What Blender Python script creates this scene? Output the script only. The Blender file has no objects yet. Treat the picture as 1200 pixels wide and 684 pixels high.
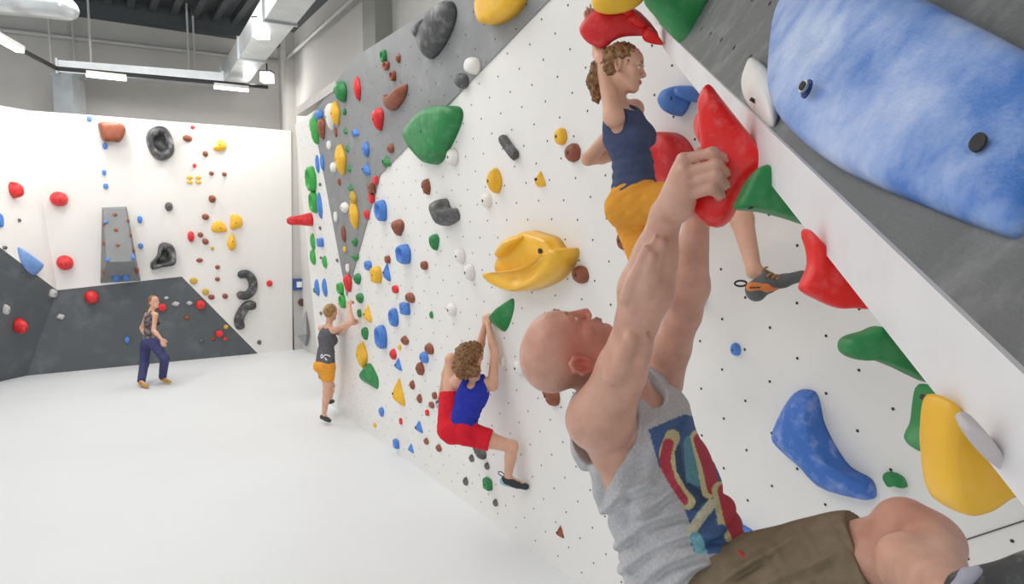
import bpy, bmesh, math, random
import numpy as np
from mathutils import Vector, Matrix
from mathutils.bvhtree import BVHTree

scene = bpy.context.scene
COL = scene.collection
# ------------------------------------------------------------------ camera
F = 794.0                      # focal length in pixels of the 1200x684 frame
CW, CH = 1200.0, 684.0
PITCH = math.radians(5.33)
CAM = Vector((0.0, 0.0, 2.8))
cd = bpy.data.cameras.new('camera'); cam = bpy.data.objects.new('camera', cd); COL.objects.link(cam)
cd.sensor_width = 36.0; cd.lens = 36.0 * F / CW; cd.clip_start = 0.02; cd.clip_end = 200
cam.location = CAM; cam.rotation_euler = (math.pi / 2 - PITCH, 0, 0)
scene.camera = cam
# ------------------------------------------------------------------ world and lights
w = bpy.data.worlds.new('world'); scene.world = w; w.use_nodes = True
w.node_tree.nodes['Background'].inputs[0].default_value = (0.93, 0.965, 1.0, 1)
w.node_tree.nodes['Background'].inputs[1].default_value = 0.72
def area(name, loc, rot, sx, sy, power, col=(1, 1, 1)):
    l = bpy.data.lights.new(name, 'AREA'); l.shape = 'RECTANGLE'; l.size = sx; l.size_y = sy
    l.energy = power; l.color = col
    o = bpy.data.objects.new(name, l); COL.objects.link(o); o.location = loc; o.rotation_euler = rot
    return o
# broad unseen area lights added overhead, without fixtures, to brighten the hall
area('hall_fill_light', (-7.0, 11.0, 6.75), (0, 0, 0), 4.0, 4.0, 100, (1, .97, .93))
area('hall_fill_light', (-3.0, 6.5, 6.75), (0, 0, 0), 3.0, 4.0, 100, (1, .97, .93))
area('hall_fill_light', (-4.0, 1.0, 6.75), (0, 0, 0), 3.0, 4.0, 100, (1, .97, .93))
area('hall_fill_light', (-9.0, 4.0, 6.75), (0, 0, 0), 4.0, 4.0, 100, (1, .97, .93))
scene.view_settings.view_transform = 'Standard'
scene.view_settings.look = 'None'
scene.view_settings.gamma = 1.0
scene.view_settings.use_curve_mapping = False
scene.view_settings.exposure = 0.62

# ------------------------------------------------------------------ pixel helpers
_c, _s = math.cos(PITCH), math.sin(PITCH)
FWD = Vector((0, _c, -_s)); UPV = Vector((0, _s, _c)); RGT = Vector((1, 0, 0))
def ray(px, py):
    return FWD + RGT * ((px - 600.0) / F) - UPV * ((py - 342.0) / F)
def P(px, py, d):                       # point seen at a pixel, d metres along the optical axis
    return CAM + ray(px, py) * d
def zray(px, py, z):                    # point seen at a pixel at a known height
    r = ray(px, py); return CAM + r * ((z - CAM.z) / r.z)
def proj(p):
    q = Vector(p) - CAM; d = q.dot(FWD)
    return (600.0 + F * q.dot(RGT) / d, 342.0 - F * q.dot(UPV) / d, d)
def pray(px, py, o, n):                 # point seen at a pixel on the plane (o, n)
    r = ray(px, py); return CAM + r * ((Vector(o) - CAM).dot(n) / r.dot(n))
def srgb(r, g, b):
    return tuple((c / 255 / 12.92 if c / 255 <= .04045 else ((c / 255 + .055) / 1.055) ** 2.4) for c in (r, g, b))

# ------------------------------------------------------------------ objects
def setp(o, label=None, cat=None, group=None, kind=None):
    if label: o['label'] = label
    if cat: o['category'] = cat
    if group: o['group'] = group
    if kind: o['kind'] = kind
    return o
def obj(name, me, mat=None, parent=None, smooth=False):
    o = bpy.data.objects.new(name, me); COL.objects.link(o)
    if mat is not None and not me.materials: me.materials.append(mat)
    if smooth:
        me.polygons.foreach_set('use_smooth', [True] * len(me.polygons))
    if parent is not None:
        o.parent = parent
    return o
def mesh(name, v, f):
    me = bpy.data.meshes.new(name); me.from_pydata([tuple(p) for p in v], [], f); me.update()
    return me
def empty(name, loc):
    o = bpy.data.objects.new(name, None); COL.objects.link(o); o.location = loc; o.empty_display_size = .1
    return o
def local(o, pts):                      # world points in a root Empty's space (Empties are only translated)
    return [Vector(p) - o.location for p in pts]
def beam_v(p, q, w, h, up=Vector((0, 0, 1))):
    p, q = Vector(p), Vector(q); t = (q - p).normalized()
    s = t.cross(up)
    s = Vector((1, 0, 0)) if s.length < 1e-4 else s.normalized()
    u = s.cross(t)
    v = [a + s * (i * w / 2) + u * (j * h / 2) for a in (p, q) for i, j in ((-1, -1), (1, -1), (1, 1), (-1, 1))]
    f = [(0, 1, 2, 3), (7, 6, 5, 4), (0, 4, 5, 1), (1, 5, 6, 2), (2, 6, 7, 3), (3, 7, 4, 0)]
    return v, f
def tube_v(pts, r, n=8, cap=True):
    pts = [Vector(p) for p in pts]; v, f = [], []
    rr = r if isinstance(r, (list, tuple)) else [r] * len(pts)
    ref = None
    for i, p in enumerate(pts):
        t = (pts[min(i + 1, len(pts) - 1)] - pts[max(i - 1, 0)]).normalized()
        if ref is None: ref = t.orthogonal().normalized()
        a = (ref - t * ref.dot(t)).normalized(); ref = a; b = t.cross(a)
        for k in range(n):
            an = 2 * math.pi * k / n; v.append(p + (a * math.cos(an) + b * math.sin(an)) * rr[i])
    for i in range(len(pts) - 1):
        for k in range(n):
            f.append((i * n + k, i * n + (k + 1) % n, (i + 1) * n + (k + 1) % n, (i + 1) * n + k))
    if cap:
        f.append(tuple(range(n - 1, -1, -1))); f.append(tuple(range((len(pts) - 1) * n, len(pts) * n)))
    return v, f
def join_vf(parts):
    v, f = [], []
    for a, b in parts:
        o = len(v); v += list(a); f += [tuple(i + o for i in q) for q in b]
    return v, f
def prism_v(poly, off):                 # solid from a polygon and a thickness vector
    n = len(poly); v = [Vector(p) for p in poly] + [Vector(p) + Vector(off) for p in poly]
    f = [tuple(range(n)), tuple(range(2 * n - 1, n - 1, -1))] + [((i + 1) % n, i, i + n, (i + 1) % n + n) for i in range(n)]
    return v, f
def thing_mesh(name, vf, mat, parent=None, smooth=False):
    """a mesh whose origin sits at its own centre"""
    v = [Vector(p) for p in vf[0]]
    if parent is None:
        c = sum(v, Vector()) / len(v)
        me = mesh(name, [p - c for p in v], vf[1]); o = obj(name, me, mat, None, smooth); o.location = c
    else:
        base = parent.location if parent.parent is None else parent.parent.location + parent.location
        me = mesh(name, [p - base for p in v], vf[1]); o = obj(name, me, mat, parent, smooth)
    return o

# ------------------------------------------------------------------ materials
MATS = {}
def mat(name, rgb, rough=.55, var=.06, vscale=6.0, bump=0.0, bscale=60.0, chalk=0.0, cscale=9.0, metal=0.0, spec=.5, sss=0.0, rgb2=None, chalk_col=(.82, .82, .82), cpos=(.5, .8)):
    if name in MATS: return MATS[name]
    m = bpy.data.materials.new(name); m.use_nodes = True; nt = m.node_tree; b = nt.nodes['Principled BSDF']
    L = nt.links.new
    b.inputs['Roughness'].default_value = rough; b.inputs['Metallic'].default_value = metal
    b.inputs['Specular IOR Level'].default_value = spec
    if sss:
        b.inputs['Subsurface Weight'].default_value = sss; b.inputs['Subsurface Radius'].default_value = (.012, .005, .003)
        b.inputs['Subsurface Scale'].default_value = 1.0
    tc = nt.nodes.new('ShaderNodeTexCoord')
    no = nt.nodes.new('ShaderNodeTexNoise'); no.inputs['Scale'].default_value = vscale; no.inputs['Detail'].default_value = 4
    L(tc.outputs['Object'], no.inputs['Vector'])
    rp = nt.nodes.new('ShaderNodeValToRGB'); rp.color_ramp.elements[0].position = .35; rp.color_ramp.elements[1].position = .68
    c1 = tuple(max(0, c * (1 - var)) for c in rgb); c2 = tuple(min(1, c * (1 + var)) for c in rgb) if rgb2 is None else rgb2
    rp.color_ramp.elements[0].color = (*c1, 1); rp.color_ramp.elements[1].color = (*c2, 1)
    L(no.outputs['Fac'], rp.inputs['Fac'])
    out = rp.outputs['Color']
    if chalk > 0:
        n2 = nt.nodes.new('ShaderNodeTexNoise'); n2.inputs['Scale'].default_value = cscale; n2.inputs['Detail'].default_value = 8; n2.inputs['Roughness'].default_value = .65
        L(tc.outputs['Object'], n2.inputs['Vector'])
        r2 = nt.nodes.new('ShaderNodeValToRGB'); r2.color_ramp.elements[0].position = cpos[0]; r2.color_ramp.elements[1].position = cpos[1]
        r2.color_ramp.elements[0].color = (0, 0, 0, 1); r2.color_ramp.elements[1].color = (chalk,) * 3 + (1,)
        L(n2.outputs['Fac'], r2.inputs['Fac'])
        mx = nt.nodes.new('ShaderNodeMixRGB'); mx.inputs[2].default_value = (*chalk_col, 1)
        L(r2.outputs['Color'], mx.inputs[0]); L(out, mx.inputs[1]); out = mx.outputs[0]
    L(out, b.inputs['Base Color'])
    if bump > 0:
        n3 = nt.nodes.new('ShaderNodeTexNoise'); n3.inputs['Scale'].default_value = bscale; n3.inputs['Detail'].default_value = 3
        L(tc.outputs['Object'], n3.inputs['Vector'])
        bp = nt.nodes.new('ShaderNodeBump'); bp.inputs['Strength'].default_value = bump; bp.inputs['Distance'].default_value = .01
        L(n3.outputs['Fac'], bp.inputs['Height']); L(bp.outputs['Normal'], b.inputs['Normal'])
    MATS[name] = m
    return m
def glow(name, rgb, strength):
    if name in MATS: return MATS[name]
    m = bpy.data.materials.new(name); m.use_nodes = True; b = m.node_tree.nodes['Principled BSDF']
    b.inputs['Base Color'].default_value = (*rgb, 1); b.inputs['Emission Color'].default_value = (*rgb, 1); b.inputs['Emission Strength'].default_value = strength
    MATS[name] = m
    return m
M_WALL = mat('white_wall_paint', srgb(236, 234, 230), .6, .02, .8, bump=.04, bscale=120, chalk=.10, cscale=1.5, chalk_col=(.60, .59, .58))
M_GREY = mat('grey_textured_panel', srgb(138, 140, 141), .6, .05, 2, bump=.15, bscale=150, chalk=.16, cscale=2.5)
M_DARK = mat('dark_grey_panel', srgb(88, 93, 97), .6, .05, 1.5, bump=.1, bscale=120, chalk=.10, cscale=2.0)
M_PROWGREY = mat('prow_grey_panel', srgb(104, 106, 106), .6, .08, 8, bump=.25, bscale=250, chalk=.22, cscale=9)
M_TRIM = mat('white_edge_paint', srgb(232, 230, 231), .5, .03, 5, chalk=.15, cscale=14, chalk_col=(.55, .42, .42))
M_MAT = mat('white_mat_vinyl', srgb(228, 231, 234), .5, .015, .5)
M_CONC = mat('concrete', srgb(210, 208, 204), .75, .06, .6, bump=.1, bscale=30)
M_CEIL = mat('dark_ceiling_deck', srgb(84, 89, 92), .6, .05)
M_ZINC = mat('galvanised_steel', srgb(200, 205, 208), .35, .08, 4, metal=.55)
M_PIPE = mat('white_pipe', srgb(215, 215, 212), .4, .02)
M_BLACK = mat('black_metal', srgb(40, 40, 42), .5, .05)
M_HOLE = mat('dark_bolt_hole', srgb(58, 57, 56), .8, .02)
M_STEEL = mat('bolt_steel', srgb(180, 180, 178), .35, .05, metal=.8)
# ================================================================== the setting
Z = Vector((0, 0, 1))
def flat(v): return Vector((v.x, v.y, 0))
TRIS = []                               # climbing surfaces for placing holds: (vertices, faces)
def struct(name, vf, m, parent=None, surf=False, smooth=False):
    o = thing_mesh(name, vf, m, parent, smooth)
    o['kind'] = 'structure'
    if surf: TRIS.append(vf)
    return o
# floor mat
struct('floor', ([(-26, -8, 0), (14, -8, 0), (14, 24, 0), (-26, 24, 0), (-26, -8, -.3), (14, -8, -.3), (14, 24, -.3), (-26, 24, -.3)],
                 [(0, 1, 2, 3), (7, 6, 5, 4), (0, 4, 5, 1), (1, 5, 6, 2), (2, 6, 7, 3), (3, 7, 4, 0)]), M_MAT)

# ---- right climbing wall: leans out five degrees over the mat
S1, S2 = zray(405, 487, 0), zray(548, 590, 0)
RT = (S2 - S1).normalized()                         # along the wall, towards the camera side
RN0 = Vector((-abs(RT.y), -abs(RT.x), 0)).normalized()   # horizontal, into the room
LEAN = math.radians(4)
RV = (Z * math.cos(LEAN) + RN0 * math.sin(LEAN)).normalized()
RN = (RN0 * math.cos(LEAN) - Z * math.sin(LEAN)).normalized()
def rw(px, py): return pray(px, py, S1, RN)
def rcoord(p): q = Vector(p) - S1; return q.dot(RT), q.dot(RV)
def rpt(s, t, off=0): return S1 + RT * s + RV * t + RN * off
def rwc(px, py): return rcoord(rw(px, py))
sL = rwc(361, 300)[0]
e_tl = rwc(366, 135)[1]
TOP = rwc(417, 67)[1]
sTop = rwc(417, 67)[0]
tip = rwc(407, 347); kink = rwc(446, 205); diag = rwc(645, 0); lb = rwc(367, 135)
dd = ((diag[0] - kink[0]), (diag[1] - kink[1])); kk = (TOP - kink[1]) / dd[1]
dtop = (kink[0] + dd[0] * kk, TOP)
SMAX = 15.0
def poly3(uv, off=0): return [rpt(a, b, off) for a, b in uv]
white_r = [(tip[0], 0), (SMAX, 0), (SMAX, TOP), dtop, kink, tip]
white_l = [(sL, 0), (tip[0], 0), tip, lb, (sL, lb[1])]
grey_c = [tip, kink, dtop, (sTop, TOP), (rwc(401, 88)[0], rwc(401, 88)[1]), lb]
back = -RN * .12
wall_right = struct('wall_right', prism_v(poly3(white_r), back), M_WALL, surf=True)
wl = struct('white_panel', prism_v(poly3(white_l), back), M_WALL, wall_right, surf=True)
gp = struct('grey_panel', prism_v(poly3(grey_c, .012), back), M_GREY, wall_right, surf=True)
# bolt holes in a staggered grid over the wall
def inside(poly, x, y):
    c = False; j = len(poly) - 1
    for i in range(len(poly)):
        (xi, yi), (xj, yj) = poly[i], poly[j]
        if (yi > y) != (yj > y) and x < (xj - xi) * (y - yi) / (yj - yi) + xi: c = not c
        j = i
    return c
hv, hf = [], []
rnd = random.Random(3)
def disc(c, u, v, n, r, k=6):
    b = len(hv)
    for i in range(k):
        a = 2 * math.pi * i / k; hv.append(c + u * (r * math.cos(a)) + v * (r * math.sin(a)) + n * .0015)
    hf.append(tuple(range(b, b + k)))
gx, gy = .32, .29
for j in range(0, 38):
    for i in range(-30, 60):
        s = i * gx + (gx / 2 if j % 2 else 0); t = .12 + j * gy / 2
        if s < sL + .1 or s > SMAX - .1 or t > TOP - .1: continue
        off = .0
        if inside(grey_c, s, t): off = .012
        elif not inside(white_r, s, t) and not inside(white_l, s, t): continue
        disc(rpt(s + rnd.uniform(-.006, .006), t + rnd.uniform(-.006, .006), off), RT, RV, RN, .0085)
bh = thing_mesh('bolt_holes', (hv, hf), M_HOLE, wall_right); bh['kind'] = 'stuff'
# panel joint low on the near end of the wall
struct('panel_joint', beam_v(pray(1090, 646, S1 + RN * .002, RN), pray(1300, 577, S1 + RN * .002, RN), .004, .006, RN), M_HOLE, wall_right)

# ---- back wall with its dark kicker facets, and the left wall
B0, B1 = zray(31, 440, 0), zray(302, 414, 0)
BT = (B1 - B0).normalized(); BN = Vector((BT.y, -BT.x, 0))           # BN looks into the room
def bw(px, py, off=0): return pray(px, py, B0 + BN * off, BN)
H5 = bw(341, 153).z
T = bw(32, 130); Mk = bw(67, 340, -.05)
dn = (B1 - B0).cross(Mk - B0).normalized()
Nk = pray(213, 324, B0, dn)
Wtr = bw(341, 153); Wbr = flat(bw(343, 411)); T.z = Wtr.z
wb = [B0, B1, Wbr, Wtr, T, Mk, Nk]
def shell(polys, off):
    return join_vf([prism_v(p, off) for p in polys])
wall_back = struct('wall_back', shell([[T, Mk, Nk], [T, Nk, Wtr], [Nk, B1, Wbr], [Nk, Wbr, Wtr]], -BN * .06), M_WALL, surf=True)
struct('grey_panel', prism_v([B0, B1, Nk, Mk], -BN * .06), M_DARK, wall_back, surf=True)
sd = Vector((BN.x, BN.y, 0)) * -.6
struct('wall_end', prism_v([Wbr, Wbr + sd, Wtr + sd, Wtr], BT * -.04), M_WALL, wall_back)
L0 = zray(0, 447, 0); LT = (L0 - B0).normalized()
LN = Vector((-LT.y, LT.x, 0))
if LN.dot(Vector((1, 0, 0))) < 0: LN = -LN
L9 = B0 + LT * 5.0
ln2 = (L9 - B0).cross(Mk - B0).normalized()
Kk = pray(0, 290, B0, ln2); K9 = Mk + (Kk - Mk) * ((L9 - B0).length / (L0 - B0).length) * .25
K9 = Kk + (Kk - Mk).normalized() * 1.2
L9t = L9 + Z * T.z
wall_left = struct('wall_left', shell([[T, L9t, K9], [T, K9, Mk], [L9t, L9, K9]], -LN * .06), M_WALL, surf=True)
struct('grey_panel', shell([[B0, Mk, K9, L9]], -LN * .06), M_DARK, wall_left, surf=True)

# ---- concrete shell of the hall
CZ = 7.65
C0 = B0 - BN * 1.6 - BT * 8; C1 = B0 - BN * 1.6 + BT * 8.0
RC = -RN0 * 1.0
ra, rb = S1 + RC - RT * 6.0, S1 + RC + RT * 14
# corner of the two concrete planes
def line_x(p, d, q, e):
    k = ((q.x - p.x) * e.y - (q.y - p.y) * e.x) / (d.x * e.y - d.y * e.x); return p + d * k
CC = flat(line_x(C0, BT, ra, RT))
struct('wall_concrete_back', prism_v([flat(C0), CC, CC + Z * CZ, flat(C0) + Z * CZ], -BN * .2), M_CONC)
wcr = struct('wall_concrete_right', prism_v([CC, flat(rb), flat(rb) + Z * CZ, CC + Z * CZ], -RN0 * .2), M_CONC)
def at_wall_r(px, py): return pray(px, py, S1 + RC, RN0)
# pilaster on the right concrete wall and the corner column
pc = at_wall_r(452, 30)
for k, (s, wd) in enumerate(((0, .55),)):
    b = flat(pc)
    struct('pilaster', prism_v([b - RT * wd / 2, b + RT * wd / 2, b + RT * wd / 2 + Z * CZ, b - RT * wd / 2 + Z * CZ], RN0 * .28), mat('concrete_dark', srgb(158, 158, 152), .75, .06, .6), wcr)
cl, cr = flat(bw(341.6, 300, -.03)), flat(bw(364, 300, -.03))
struct('trim_1', prism_v([cl, cr, cr + Z * CZ, cl + Z * CZ], -BN * .4), mat('column_grey', srgb(200, 198, 193), .7, .03, 1))
# ceiling deck and its ribs
ceil = struct('ceiling', prism_v([(-26, -8, CZ), (14, -8, CZ), (14, 24, CZ), (-26, 24, CZ)], (0, 0, .1)), M_CEIL)
rib = None
for i in range(44):
    a = flat(CC) - BT * (i * .42 + .2); b = a + (-RT) * 0 + RT * 12
    if rib is None:
        v, f = beam_v(Vector(), RT * 12, .14, .16)
        rib_me = mesh('deck_rib', v, f); rib_me.materials.append(M_CEIL)
    r = obj('deck_rib', rib_me, None, ceil); r.location = a + Z * (CZ - .08) - ceil.location; rib = r; r['kind'] = 'structure'
# dark edge beam under the ceiling along both concrete walls
struct('trim_2', beam_v(flat(C0) + BN * .15 + Z * (CZ - .2), CC + BN * .15 + Z * (CZ - .2), .3, .4), M_CEIL)
struct('trim_3', beam_v(CC + RN0 * .15 + Z * (CZ - .22), flat(rb) + RN0 * .15 + Z * (CZ - .22), .3, .5), M_CEIL)
# pale steel ledge along the top of the far end of the right wall
struct('trim_4', beam_v(rw(349, 131) - RN * .05, rw(395, 100) - RN * .05, .14, .12), mat('pale_beam', srgb(190, 188, 182), .5, .04))

# ---- overhanging prow reaching from the right wall over the camera's right side
VPX, VPY = 705.0, -36.0
PD = ray(VPX, VPY)                                   # direction of its edges per metre of depth
PA, PB = (.3149, -.3926), (.3149, -.2963)             # lower and upper edge in the plane of the lens
def pw(a, d): return CAM + RGT * a[0] + UPV * a[1] + PD * d
PHI = math.radians(60)
PC = (PB[0] + 1.0 * math.cos(PHI), PB[1] + 1.0 * math.sin(PHI))
PE = (PA[0] + .95 * math.cos(math.radians(-45)), PA[1] + .95 * math.sin(math.radians(-45)))
PF = (1.75, PC[1]); PG = (1.75, PE[1])
D0, D1 = .30, 5.6
ring = [PA, PB, PC, PF, PG, PE]
def prow_face(a, b, thick=.0):
    return [pw(a, D0), pw(b, D0), pw(b, D1), pw(a, D1)]
def quad(a, b): return (prow_face(a, b), [(0, 1, 2, 3)])
n = len(ring)
v = [pw(a, D0) for a in ring] + [pw(a, D1) for a in ring]
wall_prow = struct('wall_overhang', (v, [(1, 7, 8, 2), (2, 8, 9, 3), (3, 9, 10, 4), (4, 10, 11, 5), (0, 1, 2, 3, 4, 5), (11, 10, 9, 8, 7, 6)]), M_PROWGREY)
TRIS.append(quad(PB, PC))
PROW_N = (pw(PC, 1) - pw(PB, 1)).cross(PD).normalized()
if PROW_N.dot(CAM - pw(PB, 1)) < 0: PROW_N = -PROW_N
under_n = (pw(PE, 1) - pw(PA, 1)).cross(PD).normalized()
if under_n.z > 0: under_n = -under_n
struct('underside_panel', prism_v([pw(PA, D0), pw(PE, D0), pw(PE, D1), pw(PA, D1)], -under_n * .012), M_WALL, wall_prow)
tp = prism_v([pw(PA, D0) , pw(PB, D0), pw(PB, D1), pw(PA, D1)], RGT * -.006)
struct('edge_strip', tp, M_TRIM, wall_prow)
hv, hf = [], []
ge = (pw(PC, 1) - pw(PB, 1)).normalized(); gd = PD.normalized()
for i in range(1, 9):
    for j in range(0, 26):
        a = (PB[0] + (i * .145 - .05) * math.cos(PHI), PB[1] + (i * .145 - .05) * math.sin(PHI))
        disc(pw(a, .55 + j * .2 + (.1 if i % 2 else 0)), ge, gd, PROW_N, .008, 8)
bh2 = thing_mesh('bolt_holes', (hv, hf), M_HOLE, wall_prow); bh2['kind'] = 'stuff'
# ================================================================== climbing holds
_bv, _bf = join_vf([(list(map(Vector, a)), b) for a, b in TRIS])
BVH = BVHTree.FromPolygons([tuple(p) for p in _bv], _bf)
def hit(px, py):
    r = ray(px, py).normalized()
    loc, nn, _, _ = BVH.ray_cast(CAM, r)
    if loc is None: return None, None
    if nn.dot(r) > 0: nn = -nn
    return loc, nn
CH = {
    'red': mat('hold_red', srgb(224, 40, 44), .5, .10, 9, bump=.08, bscale=180, chalk=.22, cscale=14, chalk_col=(.85, .6, .58)),
    'blue': mat('hold_blue', srgb(76, 132, 212), .5, .10, 9, bump=.08, bscale=180, chalk=.12, cscale=14),
    'green': mat('hold_green', srgb(36, 132, 68), .5, .12, 9, bump=.08, bscale=180, chalk=.12, cscale=14),
    'bright green': mat('hold_bright_green', srgb(60, 170, 72), .5, .10, 9, bump=.08, bscale=180),
    'yellow': mat('hold_yellow', srgb(243, 188, 48), .45, .07, 9, bump=.05, bscale=180, chalk=.10, cscale=12),
    'brown': mat('hold_brown', srgb(146, 80, 55), .5, .18, 14, bump=.15, bscale=160, chalk=.12, cscale=16, chalk_col=(.5, .35, .28)),
    'dark grey': mat('hold_dark_grey', srgb(84, 84, 86), .5, .16, 9, bump=.12, bscale=150, chalk=.30, cscale=12),
    'white': mat('hold_white', srgb(234, 231, 226), .55, .05, 9, bump=.08, bscale=160, chalk=.12, cscale=20, chalk_col=(.5, .48, .45)),
    'pale grey': mat('hold_pale_grey', srgb(196, 196, 194), .55, .12, 30, bump=.2, bscale=120),
    'pale blue': mat('hold_pale_blue', srgb(118, 158, 218), .5, .10, 9, chalk=.2),
    'olive yellow': mat('hold_olive', srgb(205, 168, 62), .5, .12, 12),
}
def catmull(pts, n):
    m = len(pts); out = []
    for i in range(n):
        t = i * m / n; k = int(t); f = t - k
        p0, p1, p2, p3 = (pts[(k + j - 1) % m] for j in range(4))
        out.append(tuple(.5 * ((2 * b) + (-a + c) * f + (2 * a - 5 * b + 4 * c - d) * f * f + (-a + 3 * b - 3 * c + d) * f ** 3)
                         for a, b, c, d in zip(p0, p1, p2, p3)))
    return out
PROF = {
    'ball': [(1, 0), (.985, .22), (.92, .48), (.78, .74), (.56, .91), (.28, .985)],
    'flat': [(1, 0), (.99, .45), (.955, .74), (.87, .92), (.6, .985), (.3, 1.0)],
    'pyr': [(1, 0), (.96, .10), (.7, .45), (.4, .8), (.15, .96)],
    'ring': [(1, 0), (.99, .4), (.92, .78), (.78, 1.0), (.6, .92), (.46, .5), (.34, .2), (.15, .14)],
    'lip': [(1, 0), (1.0, .5), (.97, .8), (.9, .97), (.78, 1.0), (.5, .86), (.25, .75)],
}
def dome(outl, dep, prof='ball', apex=(0, 0), seed=0, rough=.0, n=22, sharp=False):
    """relief raised from a closed 2D outline: local x, y in the surface, z outwards"""
    r = random.Random(seed)
    pts = outl if sharp else catmull(outl, n)
    n = len(pts); cx = sum(p[0] for p in pts) / n; cy = sum(p[1] for p in pts) / n
    ex = max(p[0] for p in pts) - min(p[0] for p in pts); ey = max(p[1] for p in pts) - min(p[1] for p in pts)
    v, f = [], []
    rings = PROF[prof]
    for s, hgt in rings:
        for p in pts:
            k = 1 + r.uniform(-rough, rough)
            v.append(Vector((cx + (p[0] - cx) * s * k + apex[0] * ex * hgt, cy + (p[1] - cy) * s * k + apex[1] * ey * hgt, hgt * dep * (1 + r.uniform(-rough, rough)))))
    for i in range(len(rings) - 1):
        for k in range(n):
            f.append((i * n + k, i * n + (k + 1) % n, (i + 1) * n + (k + 1) % n, (i + 1) * n + k))
    last = {'ring': .12, 'lip': .72}.get(prof, 1.0)
    v.append(Vector((cx + apex[0] * ex, cy + apex[1] * ey, dep * last)))
    o = (len(rings) - 1) * n
    f += [(o + k, o + (k + 1) % n, len(v) - 1) for k in range(n)]
    f.append(tuple(range(n - 1, -1, -1)))
    a = sum(pts[i][0] * pts[(i + 1) % n][1] - pts[(i + 1) % n][0] * pts[i][1] for i in range(n))
    if a < 0: f = [tuple(reversed(q)) for q in f]
    return v, f
SH = {   # unit outlines
    'rounded': [(.5, 0), (.36, .36), (0, .5), (-.36, .38), (-.5, 0), (-.34, -.37), (0, -.5), (.38, -.35)],
    'teardrop': [(0, -.5), (.3, -.2), (.48, .18), (.3, .45), (0, .5), (-.32, .42), (-.46, .15), (-.27, -.22)],
    'triangular': [(.5, -.42), (.3, .1), (.06, .5), (-.06, .46), (-.32, .02), (-.5, -.38), (-.2, -.48), (.2, -.5)],
    'leaf-shaped': [(0, .5), (.32, .28), (.48, -.02), (.3, -.3), (.02, -.5), (-.3, -.26), (-.46, .04), (-.28, .3)],
    'bean-shaped': [(.1, .5), (.42, .3), (.5, -.12), (.3, -.48), (.0, -.46), (-.08, -.12), (-.36, .12), (-.34, .42)],
    'finger-thin': [(0, .5), (.4, .3), (.5, 0), (.4, -.3), (0, -.5), (-.4, -.28), (-.5, .02), (-.4, .32)],
    'chipped': [(.48, -.1), (.4, .34), (.02, .5), (-.4, .36), (-.5, -.14), (-.22, -.48), (.24, -.46)],
    'blocky': [(.48, .44), (0, .48), (-.46, .44), (-.5, 0), (-.44, -.46), (0, -.5), (.46, -.44), (.5, 0)],
    'pocketed': [(.48, .1), (.3, .42), (0, .5), (-.36, .4), (-.5, .05), (-.38, -.36), (.02, -.5), (.36, -.36)],
}
DEFPROF = {'rounded': 'ball', 'teardrop': 'ball', 'triangular': 'pyr', 'leaf-shaped': 'ball', 'bean-shaped': 'ball', 'finger-thin': 'ball', 'chipped': 'flat', 'blocky': 'flat', 'pocketed': 'ring'}
def surface_name(p, nn):
    if abs(nn.dot(RN)) > .98:
        return 'the right wall grey panel' if inside(grey_c, *rcoord(p)) else ('the far white wall end' if rcoord(p)[0] < tip[0] - .02 else 'the white right wall')
    if abs(nn.dot(PROW_N)) > .98: return 'the grey face of the overhang'
    onleft = (p - B0).dot(BT) < -.05 or nn.dot(LN) > .75
    dark = False
    q = proj(p)
    if inside([(-400, 0), (0, 290), (67, 340), (31, 440), (-400, 700)], q[0], q[1]) and q[1] > 285: return 'the dark grey foot of the left wall'
    if inside([(67, 340), (213, 324), (302, 414), (31, 440)], q[0], q[1]): return 'the dark grey foot of the back wall'
    return 'the white left wall' if q[0] < 40 else 'the white back wall'
def frame(nn):
    u = Z.cross(nn).normalized(); v = nn.cross(u).normalized(); return u, v
def jac(b, d, e=.02):
    a = proj(b); c = proj(b + d * e); return ((c[0] - a[0]) / e, (c[1] - a[1]) / e)
LABELS = {}
def bolt_on(o, b, nn, u, v, dep, r=.011, dark=True, du=0, dv=0):
    k = 8; c = b + nn * (dep + .001) + u * du + v * dv
    vv = [c + u * (r * math.cos(2 * math.pi * i / k)) + v * (r * math.sin(2 * math.pi * i / k)) for i in range(k)]
    vf = prism_v(vv, nn * -.012)
    return thing_mesh('bolt', vf, M_HOLE if dark else M_STEEL, o)
def put(name, vf_local, b, u, v, nn, m, smooth=True):
    M = [u * p.x + v * p.y + nn * p.z for p in vf_local[0]]
    me = mesh(name, M, vf_local[1]); o = obj(name, me, m, None, smooth); o.location = b
    return o
cnt = [0]; AUTO = []; ALLH = []
SHADOW = {}
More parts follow.
